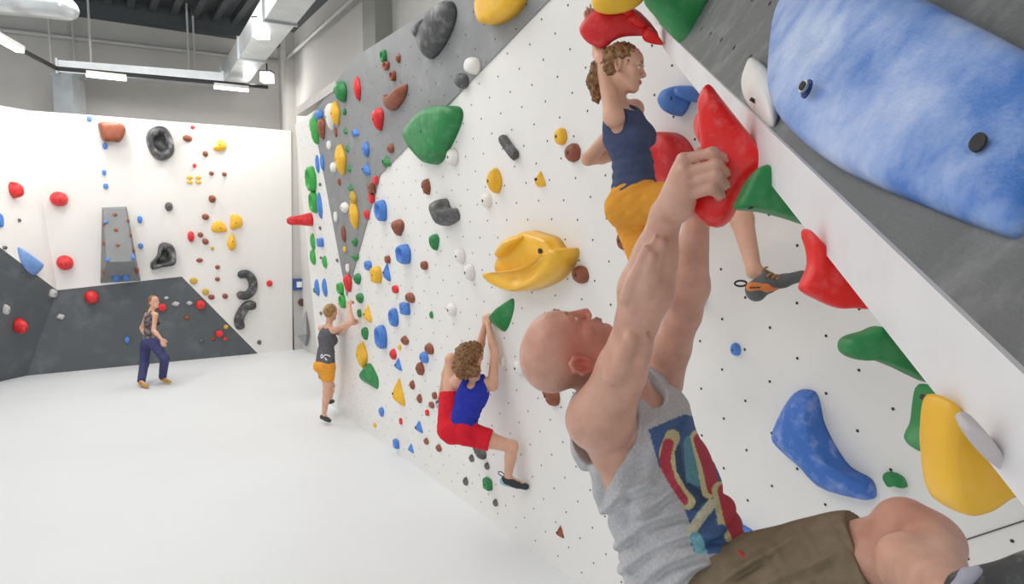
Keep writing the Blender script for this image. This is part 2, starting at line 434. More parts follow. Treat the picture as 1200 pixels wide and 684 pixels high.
def hold(col, kind, x, y, wpx, hpx, rot=0, r=.45, apex=(0, .0), label=None, prof=None, bolt=None, sharp=False, group=None):
    b, nn = hit(x, y)
    if b is None: return
    u, v = frame(nn)
    if jac(b, u)[0] < 0: u = -u; 
    v = nn.cross(u); v = v if v.z > 0 else -v
    jv = abs(jac(b, v)[1]); ju = abs(jac(b, u)[0]); jn = abs(jac(b, nn)[0])
    cr, sr = abs(math.cos(math.radians(rot))), abs(math.sin(math.radians(rot)))
    Hm = hpx / jv
    D = min(r * Hm, .6 * wpx / max(jn, 1e-3), .32)
    Wm = max((wpx - .75 * D * jn) / ju, .4 * Hm)
    for _ in range(3):                                  # the raised middle, not the base, is what sits at the pixel
        q0, q1 = proj(b), proj(b + nn * D * .45)
        b2, n2 = hit(x - (q1[0] - q0[0]), y - (q1[1] - q0[1]))
        if b2 is None or n2.dot(nn) < .98: break
        b = b2
    out = SH[kind]
    a = math.radians(rot); ca, sa = math.cos(a), math.sin(a)
    # outline is turned in the plane of the surface, then stretched to its box
    pts = [(p[0] * ca - p[1] * sa, p[0] * sa + p[1] * ca) for p in out]
    bx = max(p[0] for p in pts) - min(p[0] for p in pts); by = max(p[1] for p in pts) - min(p[1] for p in pts)
    pts = [(p[0] / bx * Wm, p[1] / by * Hm) for p in pts]
    cnt[0] += 1
    rough = .03 if not sharp else .0
    vf = dome(pts, D, prof or DEFPROF[kind], apex, cnt[0], rough, 18 if max(wpx, hpx) < 14 else 26, sharp)
    o = put('climbing_hold', vf, b, u, v, nn, CH[col], not sharp)
    sn = surface_name(b, nn)
    auto = label is None
    if label is None:
        size = 'tiny' if max(wpx, hpx) * b.y < 55 else 'small' if Hm < .17 else 'medium' if Hm < .3 else 'large'
        zone = 'high on' if b.z > 3.5 else 'low on' if b.z < 1.4 else 'halfway up'
        label = f'{size} {kind} {col} climbing hold {zone} {sn}'
    setp(o, label, 'climbing hold', f'{col} climbing holds on {sn}' if auto else f'{label} set')
    if auto: AUTO.append((o, col))
    ALLH.append((o, col))
    if bolt if bolt is not None else (min(wpx, hpx) >= 9 and kind != 'finger-thin'):
        k = .12 if (prof or DEFPROF[kind]) == 'ring' else 1.0
        bolt_on(o, b + u * apex[0] * Wm + v * apex[1] * Hm, nn, u, v, D * k, min(.013, Wm * .1))
    return o
def traced(col, px, dep, label, prof='flat', apex=(0, 0), m=None, bolts=(), smooth=True, n=36, name='climbing_hold', extra=None, lift=.3, sharp=False):
    """a large hold whose outline was read off the photograph, laid on the wall it is bolted to"""
    cx = sum(p[0] for p in px) / len(px); cy = sum(p[1] for p in px) / len(px)
    b, nn = hit(cx, cy)
    u, v = frame(nn)
    if jac(b, u)[0] < 0: u = -u
    v = nn.cross(u); v = v if v.z > 0 else -v
    o_ = b + nn * dep * lift
    def loc(q):
        p = pray(q[0], q[1], o_, nn) - o_; return (p.dot(u), p.dot(v))
    vf = dome([loc(q) for q in px], dep, prof, apex, 1, 0, n, sharp)
    base = b
    if extra:
        parts = [vf]
        for (p2, d2, pr2, ap2) in extra:
            parts.append(dome([loc(q) for q in p2], d2, pr2, ap2, 2, 0, n))
        vf = join_vf(parts)
    o = put(name, vf, base, u, v, nn, m or CH[col], smooth)
    setp(o, label, 'climbing hold', f'large {col} holds'); ALLH.append((o, col))
    for (bx, by, h, rr, dark) in bolts:
        q = pray(bx, by, b + nn * dep * h, nn)
        bolt_on(o, q - nn * 0, nn, u, v, 0, rr, dark)
    return o
def inflate(px, d, th, label, m, name='climbing_hold', bolts=(), tilt=None, n=40, group='holds along the overhang edge'):
    """a hold seen in profile: outline at depth d across the overhang's edge, swelling th metres to either side"""
    nn = tilt.normalized() if tilt else PD.normalized()
    c = P(sum(p[0] for p in px) / len(px), sum(p[1] for p in px) / len(px), d)
    u = RGT - nn * RGT.dot(nn); u.normalize(); v = u.cross(nn); v = v if v.z > 0 else -v
    pts = []
    for q in px:
        p = pray(q[0], q[1], c, nn) - c; pts.append((p.dot(u), p.dot(v)))
    pts = catmull(pts, n)
    mx = sum(p[0] for p in pts) / n; my = sum(p[1] for p in pts) / n
    vv, ff = [], []
    rings = [(.3, -1.02), (.7, -1.0), (.88, -.9), (.965, -.66), (.995, -.3), (1, 0), (.995, .3), (.965, .66), (.88, .9), (.7, 1.0), (.3, 1.02)]
    for s, h in rings:
        for p in pts: vv.append(u * (mx + (p[0] - mx) * s) + v * (my + (p[1] - my) * s) + nn * (h * th))
    for i in range(len(rings) - 1):
        for k in range(n): ff.append((i * n + k, i * n + (k + 1) % n, (i + 1) * n + (k + 1) % n, (i + 1) * n + k))
    ff.append(tuple(range(n - 1, -1, -1))); ff.append(tuple(range((len(rings) - 1) * n, len(rings) * n)))
    me = mesh(name, vv, ff)
    bmx = bmesh.new(); bmx.from_mesh(me); bmesh.ops.recalc_face_normals(bmx, faces=bmx.faces); bmx.to_mesh(me); bmx.free()
    o = obj(name, me, m, None, True); o.location = c
    setp(o, label, 'climbing hold', group)
    for (bx, by, rr) in bolts:
        q = pray(bx, by, c - nn * th * .93, nn); r_ = ray(bx, by).normalized()
        k = 8; vf = prism_v([q + u * (rr * math.cos(2 * math.pi * i / k)) + v * (rr * math.sin(2 * math.pi * i / k)) for i in range(k)], nn * .012)
        thing_mesh('bolt', vf, M_HOLE, o)
    return o
def spine(col, px, rad, label, flatten=.7, m=None, k=10, tip_r=.55):
    """curved bar of a hold following a line of pixels on the wall, radius in pixels"""
    pp = px
    fine = []
    for i in range(len(pp) - 1):
        p0, p1, p2, p3 = pp[max(i - 1, 0)], pp[i], pp[i + 1], pp[min(i + 2, len(pp) - 1)]
        for j in range(4):
            f = j / 4; fine.append(tuple(.5 * (2 * b + (-a + c) * f + (2 * a - 5 * b + 4 * c - d) * f * f + (-a + 3 * b - 3 * c + d) * f ** 3) for a, b, c, d in zip(p0, p1, p2, p3)))
    fine.append(pp[-1])
    pts, rr = [], []
    N = len(fine)
    for i, q in enumerate(fine):
        b, nn = hit(q[0], q[1]); u, v = frame(nn)
        R = rad / abs(jac(b, v)[1]); t = i / (N - 1)
        e = min(t, 1 - t) / .12
        R *= (math.sqrt(max(0.02, 1 - (1 - min(e, 1)) ** 2)) * (1 - tip_r * 0) )
        pts.append(b + nn * R * .45); rr.append(R)
    vf = tube_v(pts, rr, k)
    o = thing_mesh('climbing_hold', vf, m or CH[col], None, True)
    setp(o, label, 'climbing hold', f'large {col} holds')
    return o
def sc(pts, k, ox=0, oy=0): return [(ox + x / k, oy + y / k) for x, y in pts]

# ---------------- the back and left walls
for a in (('red', 'rounded', 20, 222, 18, 19), ('red', 'rounded', 69, 233, 22, 17), ('red', 'rounded', 76, 308, 20, 17), ('red', 'rounded', 107, 348, 17, 15), ('red', 'rounded', 25, 382, 18, 17)):
    hold(*a, r=.7, apex=(.05, -.08))
traced('pale blue', sc([(75, 268), (105, 285), (150, 322), (151, 345), (132, 366), (100, 345), (82, 308)], 3, 0, 200), .22, 'large pale blue fin-shaped hold at the corner above the dark left foot', 'pyr', (.05, -.1))
traced('brown', sc([(347, 430), (385, 427), (425, 432), (442, 455), (425, 495), (395, 497), (362, 493), (350, 460)], 3), .25, 'large reddish-brown trapezoid hold at the top of the back wall', 'flat', (0, -.05))
blk = mat('hold_black_chalked', srgb(70, 71, 73), .45, .16, 6, bump=.1, bscale=120, chalk=.55, cscale=5)
traced('dark grey', sc([(520, 462), (555, 442), (590, 455), (612, 505), (608, 545), (570, 564), (535, 545), (516, 500)], 3), .22, 'large dark grey oval ring hold near the top of the back wall', 'ring', m=blk)
traced('dark grey', sc([(580, 252), (610, 265), (620, 305), (612, 332), (570, 340), (535, 348), (530, 325), (552, 298), (560, 262)], 3, 0, 200), .22, 'large black triangular ring hold beside the grey volume', 'ring', m=blk)
spine('dark grey', sc([(835, 368), (865, 362), (886, 385), (885, 418), (862, 438), (832, 432)], 3, 0, 200), 5.0, 'large black C-shaped hold above the bent bar hold on the back wall', m=blk)
spine('dark grey', sc([(895, 474), (868, 474), (850, 495), (838, 525), (846, 555)], 3, 0, 200), 5.6, 'large black bent bar hold right under the C-shaped hold', m=blk)
for a in ((105, 139, 6, 6), (123, 171, 6, 7), (122, 202, 5, 6), (124, 218, 6, 6), (164, 257, 6, 8), (165, 288, 6, 6), (149, 398, 6, 7), (1, 258, 5, 16)):
    hold('blue', 'chipped', *a)
for a in ((220, 162, 12, 8), (241, 180, 7, 7), (248, 203, 6, 5), (263, 204, 6, 5), (249, 233, 9, 9), (241, 254, 9, 7), (235, 275, 7, 6), (241, 283, 8, 7), (234, 305, 8, 5), (255, 313, 6, 5), (255, 327, 6, 5), (248, 348, 8, 6), (264, 347, 7, 6), (250, 397, 5, 4), (219, 372, 7, 5)):
    hold('brown', 'rounded', *a, r=.6)
for a in ((226, 149, 5, 4), (228, 194, 4, 5), (224, 277, 8, 12), (316, 332, 7, 7), (235, 357, 11, 10), (257, 391, 9, 8), (190, 360, 10, 9), (264, 397, 5, 4)):
    hold('red', 'chipped', *a)
hold('yellow', 'bean-shaped', 257, 170, 17, 13, -60, label='medium yellow curved hold high on the back wall beside brown knobs')
for a in ((222.5, 208, 8, 4.4), (222.5, 213.5, 8, 4.4), (232.5, 208, 8, 4.4), (232.5, 213.5, 8, 4.4)):
    hold('yellow', 'leaf-shaped', *a, 90, label='small yellow fin of the butterfly-shaped cluster on the back wall')
for a, w_ in (((258, 267, 19, 13, 60), 'flattest'), ((276, 261, 15, 18, -40), 'upper steep'), ((272, 283, 11, 20, 170), 'lowest')):
    hold('yellow', 'teardrop', *a, r=.35, label=f'{w_} petal of the three-petal yellow cluster on the back wall')
for a in ((227, 329, 9, 7), (241, 342, 8, 7), (265, 383, 6, 5), (249, 291, 4, 4)):
    hold('olive yellow', 'chipped', *a)
for a in ((198, 242, 9, 10), (23, 258, 4, 4), (6, 290, 6, 4), (304, 401, 5, 5), (236, 399, 6, 4), (28, 322, 4, 4)):
    hold('dark grey', 'chipped', *a)
for a in ((63, 344, 11, 10, 30), (8, 363, 10, 12, 30), (71, 371, 10, 7, 20), (206, 356, 10, 6, 10), (222, 355, 8, 5, 0), (195, 349, 6, 4, 0)):
    hold('pale grey', 'leaf-shaped', *a)
# wedge-shaped grey volume on the back wall
def on_wall(px, py, off=0):
    b, nn = hit(px, py); return pray(px, py, b + BN * off, BN)
V = [on_wall(117, 334), on_wall(166, 331), on_wall(149, 241), on_wall(119, 242)]
V = [p - BN * .05 for p in V]
mid = on_wall(141, 290); ridge = [pray(125, 307, mid + BN * .55, BN), pray(157, 306, mid + BN * .55, BN)]
up2 = [pray(121, 245, mid + BN * .12, BN), pray(147, 244, mid + BN * .12, BN)]
vol_v = V + ridge + up2
volume = thing_mesh('wall_volume', (vol_v, [(4, 5, 7, 6), (0, 1, 5, 4), (0, 4, 6, 3), (1, 2, 7, 5), (6, 7, 2, 3), (3, 2, 1, 0)]), mat('volume_grey', srgb(132, 134, 136), .6, .06, 3, bump=.15, bscale=150))
setp(volume, 'tall grey wedge-shaped volume standing out from the white back wall', 'wall volume')
TRIS.append((vol_v, [(4, 5, 7, 6), (0, 1, 5, 4), (0, 4, 6, 3), (1, 2, 7, 5)]))
_bv, _bf = join_vf([(list(map(Vector, a)), b) for a, b in TRIS]); BVH = BVHTree.FromPolygons([tuple(p) for p in _bv], _bf)
for a in ((135, 251, 5, 4), (136, 269, 5, 4), (138, 287, 5, 3.5), (121, 262, 3, 6), (121, 285, 3, 6), (150.5, 258, 3, 6), (153.5, 275, 3, 6), (157, 293, 3, 6), (120.5, 318, 3, 6), (160.5, 316, 3, 6)):
    hold('brown', 'rounded', *a, label='tiny brown screw-on hold on the grey wedge volume')
for a in ((124, 259.5, 6, 4), (126, 304, 5, 4), (156, 301, 4, 7)):
    hold('blue', 'chipped', *a, label='small blue hold on the front of the grey wedge volume')
for a in ((136, 327, 9, 6), (147.5, 326.5, 9, 6)):
    hold('blue', 'rounded', *a, label='small blue knob under the grey wedge volume')

# ---------------- the long right wall: far white end and grey panel
b, nn = hit(365, 257)
R0 = 15 / abs(jac(b, Z)[1]) / 1.9
vf = tube_v([b, b + nn * .06, b + nn * .2, b + nn * .32, b + nn * .37], [R0 * 1.0, R0 * .95, R0 * .72, R0 * .66, R0 * .35], 16)
o = thing_mesh('climbing_hold', vf, CH['red'], None, True); setp(o, 'large red cone hold jutting out sideways from the far end of the right wall', 'climbing hold')
for a in (('bright green', 'bean-shaped', 367, 152, 10, 33), ('bright green', 'pocketed', 364, 210, 12, 30), ('bright green', 'pocketed', 367, 237, 10, 25), ('bright green', 'finger-thin', 366, 283, 6, 20),
          ('bright green', 'finger-thin', 366, 301, 7, 19), ('bright green', 'finger-thin', 380, 307, 6, 15), ('green', 'chipped', 369, 340, 4, 6), ('bright green', 'pocketed', 398.5, 338, 8, 14), ('bright green', 'pocketed', 401, 353, 8, 16),
          ('blue', 'rounded', 373, 135, 10, 13), ('brown', 'teardrop', 376, 151, 10, 25), ('blue', 'finger-thin', 371.5, 192, 5, 22), ('blue', 'finger-thin', 377, 190, 5, 20), ('blue', 'finger-thin', 374, 241, 6, 31),
          ('blue', 'blocky', 375, 284, 8, 10), ('blue', 'finger-thin', 371, 337, 6, 20), ('blue', 'finger-thin', 380, 337, 6, 22), ('dark grey', 'chipped', 375, 216, 3, 4), ('dark grey', 'chipped', 375, 267, 3, 4), ('dark grey', 'chipped', 376, 302, 3, 3),
          ('dark grey', 'chipped', 395, 305, 3, 4), ('dark grey', 'chipped', 375, 441, 4, 5), ('blue', 'chipped', 378, 444, 3, 4), ('dark grey', 'chipped', 376, 367, 3, 4),
          ('white', 'teardrop', 386, 137, 12, 32), ('yellow', 'leaf-shaped', 392, 133, 12, 28), ('green', 'bean-shaped', 397, 108, 16, 24), ('green', 'chipped', 403, 131, 5, 7), ('green', 'triangular', 404, 153, 6, 8),
          ('green', 'triangular', 406, 174, 5, 9), ('green', 'triangular', 408, 197, 6, 9), ('green', 'triangular', 410, 220, 7, 9), ('green', 'teardrop', 415, 284, 8, 10), ('green', 'teardrop', 415.5, 302, 9, 8),
          ('red', 'leaf-shaped', 418, 104, 9, 28), ('red', 'teardrop', 442, 140, 15, 26), ('blue', 'triangular', 415, 155, 11, 10), ('blue', 'leaf-shaped', 428, 175, 9, 19), ('blue', 'triangular', 428, 198, 11, 15),
          ('brown', 'rounded', 457, 174, 9, 11), ('green', 'triangular', 451, 189, 12, 13), ('yellow', 'leaf-shaped', 398, 187, 14, 36), ('white', 'rounded', 385, 170, 6, 11), ('white', 'rounded', 390, 196, 8, 12),
          ('brown', 'finger-thin', 393, 155, 4, 12), ('brown', 'finger-thin', 397, 213, 4, 9), ('brown', 'finger-thin', 402, 274, 6, 20), ('olive yellow', 'leaf-shaped', 413, 233, 9, 19), ('yellow', 'leaf-shaped', 414, 252, 12, 33),
          ('white', 'leaf-shaped', 403, 243, 12, 13), ('white', 'chipped', 393.5, 254, 5, 12), ('white', 'chipped', 407.5, 314, 5, 10), ('yellow', 'chipped', 404, 292, 4, 6), ('red', 'chipped', 440, 211, 6, 10),
          ('brown', 'blocky', 435, 220, 9, 13), ('red', 'chipped', 435, 232, 7, 12), ('red', 'teardrop', 429, 252, 7, 12), ('red', 'teardrop', 406.5, 332, 10, 21), ('brown', 'pocketed', 452, 77, 9, 10), ('brown', 'pocketed', 460, 89, 8, 12),
          ('brown', 'teardrop', 466, 69, 7, 10), ('green', 'pocketed', 449, 66, 8, 15)):
    hold(*a)
traced('brown', sc([(530, 175), (562, 192), (612, 148), (668, 105), (662, 180), (612, 262), (570, 281), (540, 250)], 5.7, 355, 80), .10, 'brown horn-shaped hold on the grey panel under the brown rings', 'ball', lift=.5)
# ---------------- the long right wall: white panel
for a in (('green', 'teardrop', 418, 327, 10, 13), ('green', 'teardrop', 421, 349.5, 10, 12), ('green', 'chipped', 421, 367, 5, 9), ('yellow', 'triangular', 429.5, 368, 11, 20), ('green', 'teardrop', 427, 391, 9, 15),
          ('yellow', 'leaf-shaped', 423, 416, 14, 30), ('blue', 'pocketed', 446, 247, 14, 25), ('brown', 'teardrop', 465, 267, 17, 19), ('blue', 'pocketed', 472.5, 298, 17, 23), ('brown', 'chipped', 454, 304, 7, 9), ('blue', 'chipped', 431, 311, 9, 11),
          ('blue', 'triangular', 452, 319, 10, 21), ('yellow', 'chipped', 440.5, 322, 13, 19), ('brown', 'bean-shaped', 498, 219, 11, 18), ('green', 'teardrop', 508, 284, 13, 19), ('brown', 'chipped', 497, 311, 9, 10),
          ('white', 'rounded', 569, 235, 14, 17), ('white', 'rounded', 538, 300, 14, 18), ('white', 'rounded', 549, 319, 14, 20), ('white', 'rounded', 529, 184, 16, 20), ('white', 'rounded', 528, 363, 13, 15), ('white', 'rounded', 588, 423, 8, 14), ('white', 'rounded', 607, 431, 14, 18),
          ('yellow', 'leaf-shaped', 578, 212, 19, 30), ('yellow', 'rounded', 655.5, 160, 17, 20), ('yellow', 'triangular', 631, 210, 16, 18), ('brown', 'rounded', 669.5, 179, 21, 22), ('brown', 'rounded', 730, 282, 20, 23), ('brown', 'rounded', 678.5, 322, 22, 21),
          ('brown', 'bean-shaped', 643, 463, 22, 23), ('brown', 'triangular', 655, 623, 11, 13), ('blue', 'pocketed', 461, 372, 11, 21), ('blue', 'blocky', 474, 361.5, 12, 14), ('red', 'chipped', 463, 339, 8, 9), ('brown', 'rounded', 479.5, 349, 13, 12), ('blue', 'pocketed', 446, 395, 14, 27),
          ('brown', 'leaf-shaped', 473.5, 399, 11, 11), ('yellow', 'chipped', 468, 407, 4, 6), ('red', 'leaf-shaped', 460, 415, 9, 13), ('blue', 'triangular', 465.5, 427, 9, 14), ('brown', 'rounded', 502, 409, 12, 13), ('blue', 'rounded', 496, 419, 12, 13), ('brown', 'leaf-shaped', 491.5, 432, 11, 16),
          ('green', 'leaf-shaped', 505, 369, 5, 9), ('yellow', 'triangular', 465, 460, 16, 30), ('brown', 'leaf-shaped', 482.5, 451, 7, 11), ('brown', 'leaf-shaped', 491, 467, 7, 11), ('brown', 'chipped', 509, 463.5, 6, 8), ('brown', 'chipped', 505.5, 474.5, 7, 7), ('red', 'chipped', 500.5, 483.5, 5, 7),
          ('blue', 'teardrop', 446.5, 483, 7, 11), ('blue', 'triangular', 489.5, 500, 11, 13), ('red', 'chipped', 469.5, 493.5, 4, 7), ('brown', 'leaf-shaped', 499, 517, 7, 8), ('brown', 'leaf-shaped', 513.5, 525, 8, 9), ('blue', 'blocky', 464, 520, 7, 10), ('blue', 'triangular', 480.5, 525, 8, 10), ('yellow', 'chipped', 439, 498, 4, 5),
          ('dark grey', 'bean-shaped', 560, 529, 17, 15), ('dark grey', 'leaf-shaped', 552, 537, 7, 9), ('dark grey', 'leaf-shaped', 570, 546, 7, 9), ('dark grey', 'leaf-shaped', 545, 564, 7, 10), ('dark grey', 'leaf-shaped', 580, 589, 7, 9), ('green', 'blocky', 571, 567, 11, 13),
          ('blue', 'rounded', 861, 409.5, 14, 15), ('blue', 'rounded', 819, 350, 16, 20)):
    hold(*a)
traced('green', [(420, 444), (424, 432), (431, 426), (438, 437), (441, 446), (440, 456), (433, 453)], .11, 'large green sloping hold beside the tall yellow one low on the right wall', 'pyr', (-.1, .1))
traced('dark grey', sc([(405, 210), (430, 178), (470, 176), (492, 228), (530, 235), (548, 290), (522, 322), (468, 342), (438, 305)], 5.26, 430, 200), .16, 'dark grey boot-shaped hold on the white right wall', 'ball')
spine('dark grey', [(591, 161), (597, 170), (603, 178), (608, 184)], 6.5, 'dark grey banana-shaped hold on the white right wall')
traced('green', [(573, 377), (582, 366), (590, 356), (598, 350), (599, 362), (594, 380), (588, 389), (580, 384)], .10, 'green wedge hold gripped by the climber in blue top', 'pyr', (-.15, .05))
traced('green', [(480, 160), (484, 149), (502, 129), (520, 124), (535, 126), (537, 141), (525, 170), (509, 193), (490, 178)], .15, 'very large green shield-shaped hold across the edge of the grey panel', 'flat', (-.04, .02), bolts=((493, 154, 1.0, .014, True),))
traced('yellow', [(566, 12), (568, -2), (580, -14), (600, -16), (612, -4), (606, 10), (592, 23), (572, 29)], .16, 'very large yellow hold at the top of the grey panel', 'flat')
traced('dark grey', sc([(640, 160), (690, 90), (725, 25), (772, 2), (800, 45), (785, 130), (740, 220), (685, 277), (652, 225)], 4, 330, 0), .16, 'very large dark grey hold with a pocket high on the grey panel', 'ball', (0, 0), extra=[(sc([(640, 150), (690, 80), (700, 120), (690, 165), (660, 190)], 4, 330, 0), .17, 'ball', (0, 0))])
traced('white', [(546, 76), (550, 67), (559, 69), (561, 78), (556, 87), (548, 85)], .08, 'white rounded hold above a small dark one on the grey panel', 'ball')
traced('dark grey', [(534, 94), (538, 86), (545, 88), (547, 97), (542, 104), (536, 100)], .07, 'small dark grey hold under the white one at the panel edge', 'ball')
k6 = lambda L: sc(L, 6.84, 570, 250)
traced('yellow', k6([(120, 420), (150, 345), (200, 280), (290, 165), (350, 138), (430, 158), (540, 195), (595, 270), (640, 330), (520, 470), (300, 520), (140, 480)]), .16, 'very large yellow smiling-lip hold in the middle of the right wall', 'flat', (0, 0), m=mat('hold_yellow_gloss', srgb(244, 186, 40), .3, .05, 9, bump=.04, bscale=120, spec=.7),
       extra=[(k6([(75, 480), (200, 462), (400, 425), (560, 345), (680, 278), (702, 340), (655, 450), (560, 545), (400, 612), (280, 618), (130, 555)]), .22, 'lip', (0, .03)), (k6([(150, 350), (260, 190), (345, 150), (410, 170), (330, 270), (230, 340)]), .24, 'ball', (0, 0))], bolts=((632, 294, 1.05, .02, True),))
traced('red', [(763, 172), (768, 160), (781, 155), (794, 159), (804, 170), (810, 186), (806, 206), (790, 216), (772, 212), (766, 192)], .14, 'large red round hold behind the climber in orange shorts', 'flat', (-.1, .05))
traced('blue', [(777, 116), (783, 104), (796, 100), (804, 108), (802, 123), (793, 136), (782, 130)], .14, 'blue rounded hold with a side nub near the overhang', 'ball', bolts=((785, 115, .9, .012, True),), extra=[([(795, 104), (803, 100), (812, 108), (820, 121), (808, 117), (798, 114)], .12, 'ball', (0, 0))])
traced('blue', sc([(300, 175), (330, 95), (370, 35), (400, 22), (440, 32), (457, 80), (470, 140), (510, 220), (560, 290), (630, 330), (648, 375), (640, 398), (600, 398), (480, 362), (410, 290), (330, 220)], 2.92, 800, 450), .13, 'large blue boomerang-shaped hold with chalk on the white wall', 'ball', m=mat('hold_blue_chalked', srgb(58, 112, 196), .5, .08, 9, bump=.06, bscale=160, chalk=.5, cscale=9), bolts=((936, 531, .9, .012, True),), n=44)
traced('green', sc([(686, 308), (715, 304), (750, 322), (762, 355), (740, 345), (708, 350)], 2.92, 800, 450), .06, 'small green crimp beside the blue boomerang hold', 'ball')
traced('blue', [(858, 616), (872, 620), (886, 632), (894, 646), (880, 652), (864, 650), (852, 640)], .12, 'blue hold half hidden behind the waist of the bald climber', 'ball')

# ---------------- the overhang
BIGBLUE = mat('hold_big_blue', srgb(78, 132, 212), .5, .12, 5, bump=.15, bscale=220, chalk=.8, cscale=5, chalk_col=(.70, .78, .92), cpos=(.38, .70))
o = traced('blue', [(927, 0), (915, 31), (910, 92), (913, 120), (929, 153), (970, 188), (1066, 229), (1143, 257), (1166, 259), (1186, 240), (1200, 199), (1226, 120), (1222, 78), (1190, 50), (1081, -2), (1020, -24), (955, -26)], .055, 'huge chalky blue hold filling the grey face of the overhang', 'flat', m=BIGBLUE, n=64, lift=.5)
for vt in o.data.vertices:                           # the hold is thicker at its far end, so its face turns to the hall
    h_ = vt.co.dot(PROW_N); a_ = vt.co.dot(gd)
    vt.co += PROW_N * (h_ * max(-.5, min(.35, a_ / .45)))
def BLUEZ(bx, by):
    b, nn = hit(bx, by); return .0555 * (1 + max(-.5, min(.35, (b - o.location).dot(gd) / .45)))
for st in ([(923, 71), (930, 77), (927, 80), (927, 91), (922, 88)], [(922, 92), (928, 99), (928, 108), (924, 106)]):
    pl = []
    for q in st: b, nn = hit(*q); pl.append(pray(q[0], q[1], b + nn * (BLUEZ(*q) - .004), nn))
    thing_mesh('embossed_mark', tube_v(pl, .0016, 6), BIGBLUE, o, True)
for (bx, by, rr, mt) in ((947, 105, .0075, M_STEEL), (1149, 169, .0075, M_HOLE)):
    b, nn = hit(bx, by); q = pray(bx, by, b + nn * BLUEZ(bx, by), nn); nn = (nn - gd * .35).normalized(); u, v = frame(nn)
    if mt is M_STEEL: 
        thing_mesh('bolt_recess', prism_v([q + nn * .001 + u * (.008 * math.cos(i * .5236)) + v * (.015 * math.sin(i * .5236)) for i in range(12)], nn * .003), mat('recess_blue', srgb(30, 60, 120), .6), o)
        q = q + nn * .006
    thing_mesh('bolt', prism_v([q + nn * .002 + u * (rr * math.cos(i * .5236)) + v * (rr * 1.3 * math.sin(i * .5236)) for i in range(12)], nn * .004), mt, o)
    if mt is M_STEEL: thing_mesh('hex_socket', prism_v([q + nn * .005 + u * (.005 * math.cos(i * .5236)) + v * (.007 * math.sin(i * .5236)) for i in range(12)], nn * .003), M_HOLE, o)
traced('white', [(874, 67), (865, 83), (862, 100), (869, 118), (884, 135), (896, 144), (903, 132), (907, 104), (893, 80)], .035, 'white oval hold beside the huge blue one on the overhang', 'ball', (.12, .0), bolts=((880, 116, .95, .004, True),), lift=.5)
for px_, d_, th_, lb_, c_ in (([(756, -2), (766, 11), (775, 22), (786, 35), (797, 46), (807, 53), (815, 46), (824, 20), (832, -12), (812, -24), (780, -24), (757, -16)], 2.70, .06, 'large green hold at the far top of the overhang', 'green'),
                     ([(760, 2), (768, 10), (775, 22), (775, 32), (768, 26), (763, 14)], 3.75, .03, 'thin white hold at the far top of the overhang', 'white')):
    inflate(px_, d_, th_, lb_, CH[c_], tilt=FWD)
RED2 = mat('hold_red_gloss', srgb(238, 26, 22), .38, .06, 9, bump=.06, bscale=200, chalk=.28, cscale=26, chalk_col=(.86, .5, .48))
red_main = inflate([(829, 101), (835, 102), (842, 111), (857, 130), (872, 149), (887, 168), (899, 184), (902, 191), (896, 198), (884, 209), (874, 220), (866, 233), (858, 252), (848, 264), (834, 266), (818, 255), (812, 240), (820, 222), (824, 190), (822, 150), (820, 118)], 1.40, .042, 'large red fin hold gripped by the bald climber', RED2, tilt=FWD + RGT * .55)
inflate([(814, 148), (818, 136), (826, 134), (832, 150), (830, 172), (822, 170), (816, 160)], 1.72, .05, 'red hold peeking out behind the large red fin', CH['red'])
inflate([(880, 206), (897, 194), (913, 214), (930, 236), (950, 262), (930, 257), (912, 252), (895, 248), (880, 246), (866, 245), (862, 241), (868, 228)], 1.26, .03, 'green wedge hold under the large red fin', CH['green'], tilt=FWD, bolts=((896, 209, .0035), (881, 242, .004)))
inflate([(943, 268), (965, 290), (1000, 335), (1020, 360), (1000, 361), (982, 361), (958, 351), (941, 341), (940, 332), (949, 310), (948, 288)], .95, .02, 'red wedge hold next to the dark climbing shoe', RED2, tilt=FWD, bolts=((964, 299, .0025), (993, 340, .0025)))
inflate([(1034, 383), (1060, 410), (1090, 448), (1055, 433), (1025, 422), (1003, 421), (989, 413), (987, 402), (994, 394), (1014, 388)], .76, .02, 'green thumb-shaped hold under the edge of the overhang', CH['green'], tilt=FWD, bolts=((1045, 409, .003),))
inflate([(1086, 450), (1098, 462), (1104, 490), (1098, 526), (1086, 531), (1074, 526), (1069, 517), (1077, 498), (1081, 467)], .70, .02, 'green hold tucked behind the big yellow one', CH['green'], tilt=FWD, bolts=((1089, 467, .003),))
inflate([(1098, 462), (1126, 492), (1174, 540), (1200, 574), (1172, 577), (1149, 592), (1129, 599), (1110, 594), (1098, 577), (1092, 536), (1091, 500)], .60, .025, 'big yellow drooping hold under the edge of the overhang', CH['yellow'], tilt=FWD, bolts=((1138, 533, .003),))
inflate([(1124, 494), (1139, 490), (1163, 515), (1182, 545), (1163, 541), (1137, 518)], .53, .012, 'pale grey hold on the white edge of the overhang', mat('hold_mauve', srgb(205, 198, 198), .55, .06))
top_red = inflate([(679, 36), (683, 25), (692, 16), (702, 11), (724, 14), (745, 10), (772, 40), (756, 41), (732, 42), (719, 47), (712, 53), (702, 55), (688, 49)], 3.45, .10, 'large red hold grabbed by the climber in navy top', CH['red'])
for L, w_ in zip(([(728, 14), (735, 8), (745, 14), (738, 20)], [(735, 22), (743, 15), (758, 30), (747, 32)], [(752, 40), (758, 32), (766, 36), (777, 52), (757, 49)]), ('topmost', 'middle', 'lowest')):
    inflate(L, 3.35, .04, f'{w_} of three small bright red fins beside the large red hold on the overhang', RED2)
inflate([(695, -4), (697, 11), (712, 16), (734, 13), (752, 2), (754, -12), (722, -20)], 3.25, .14, 'yellow hold at the top above the large red one', CH['yellow'])

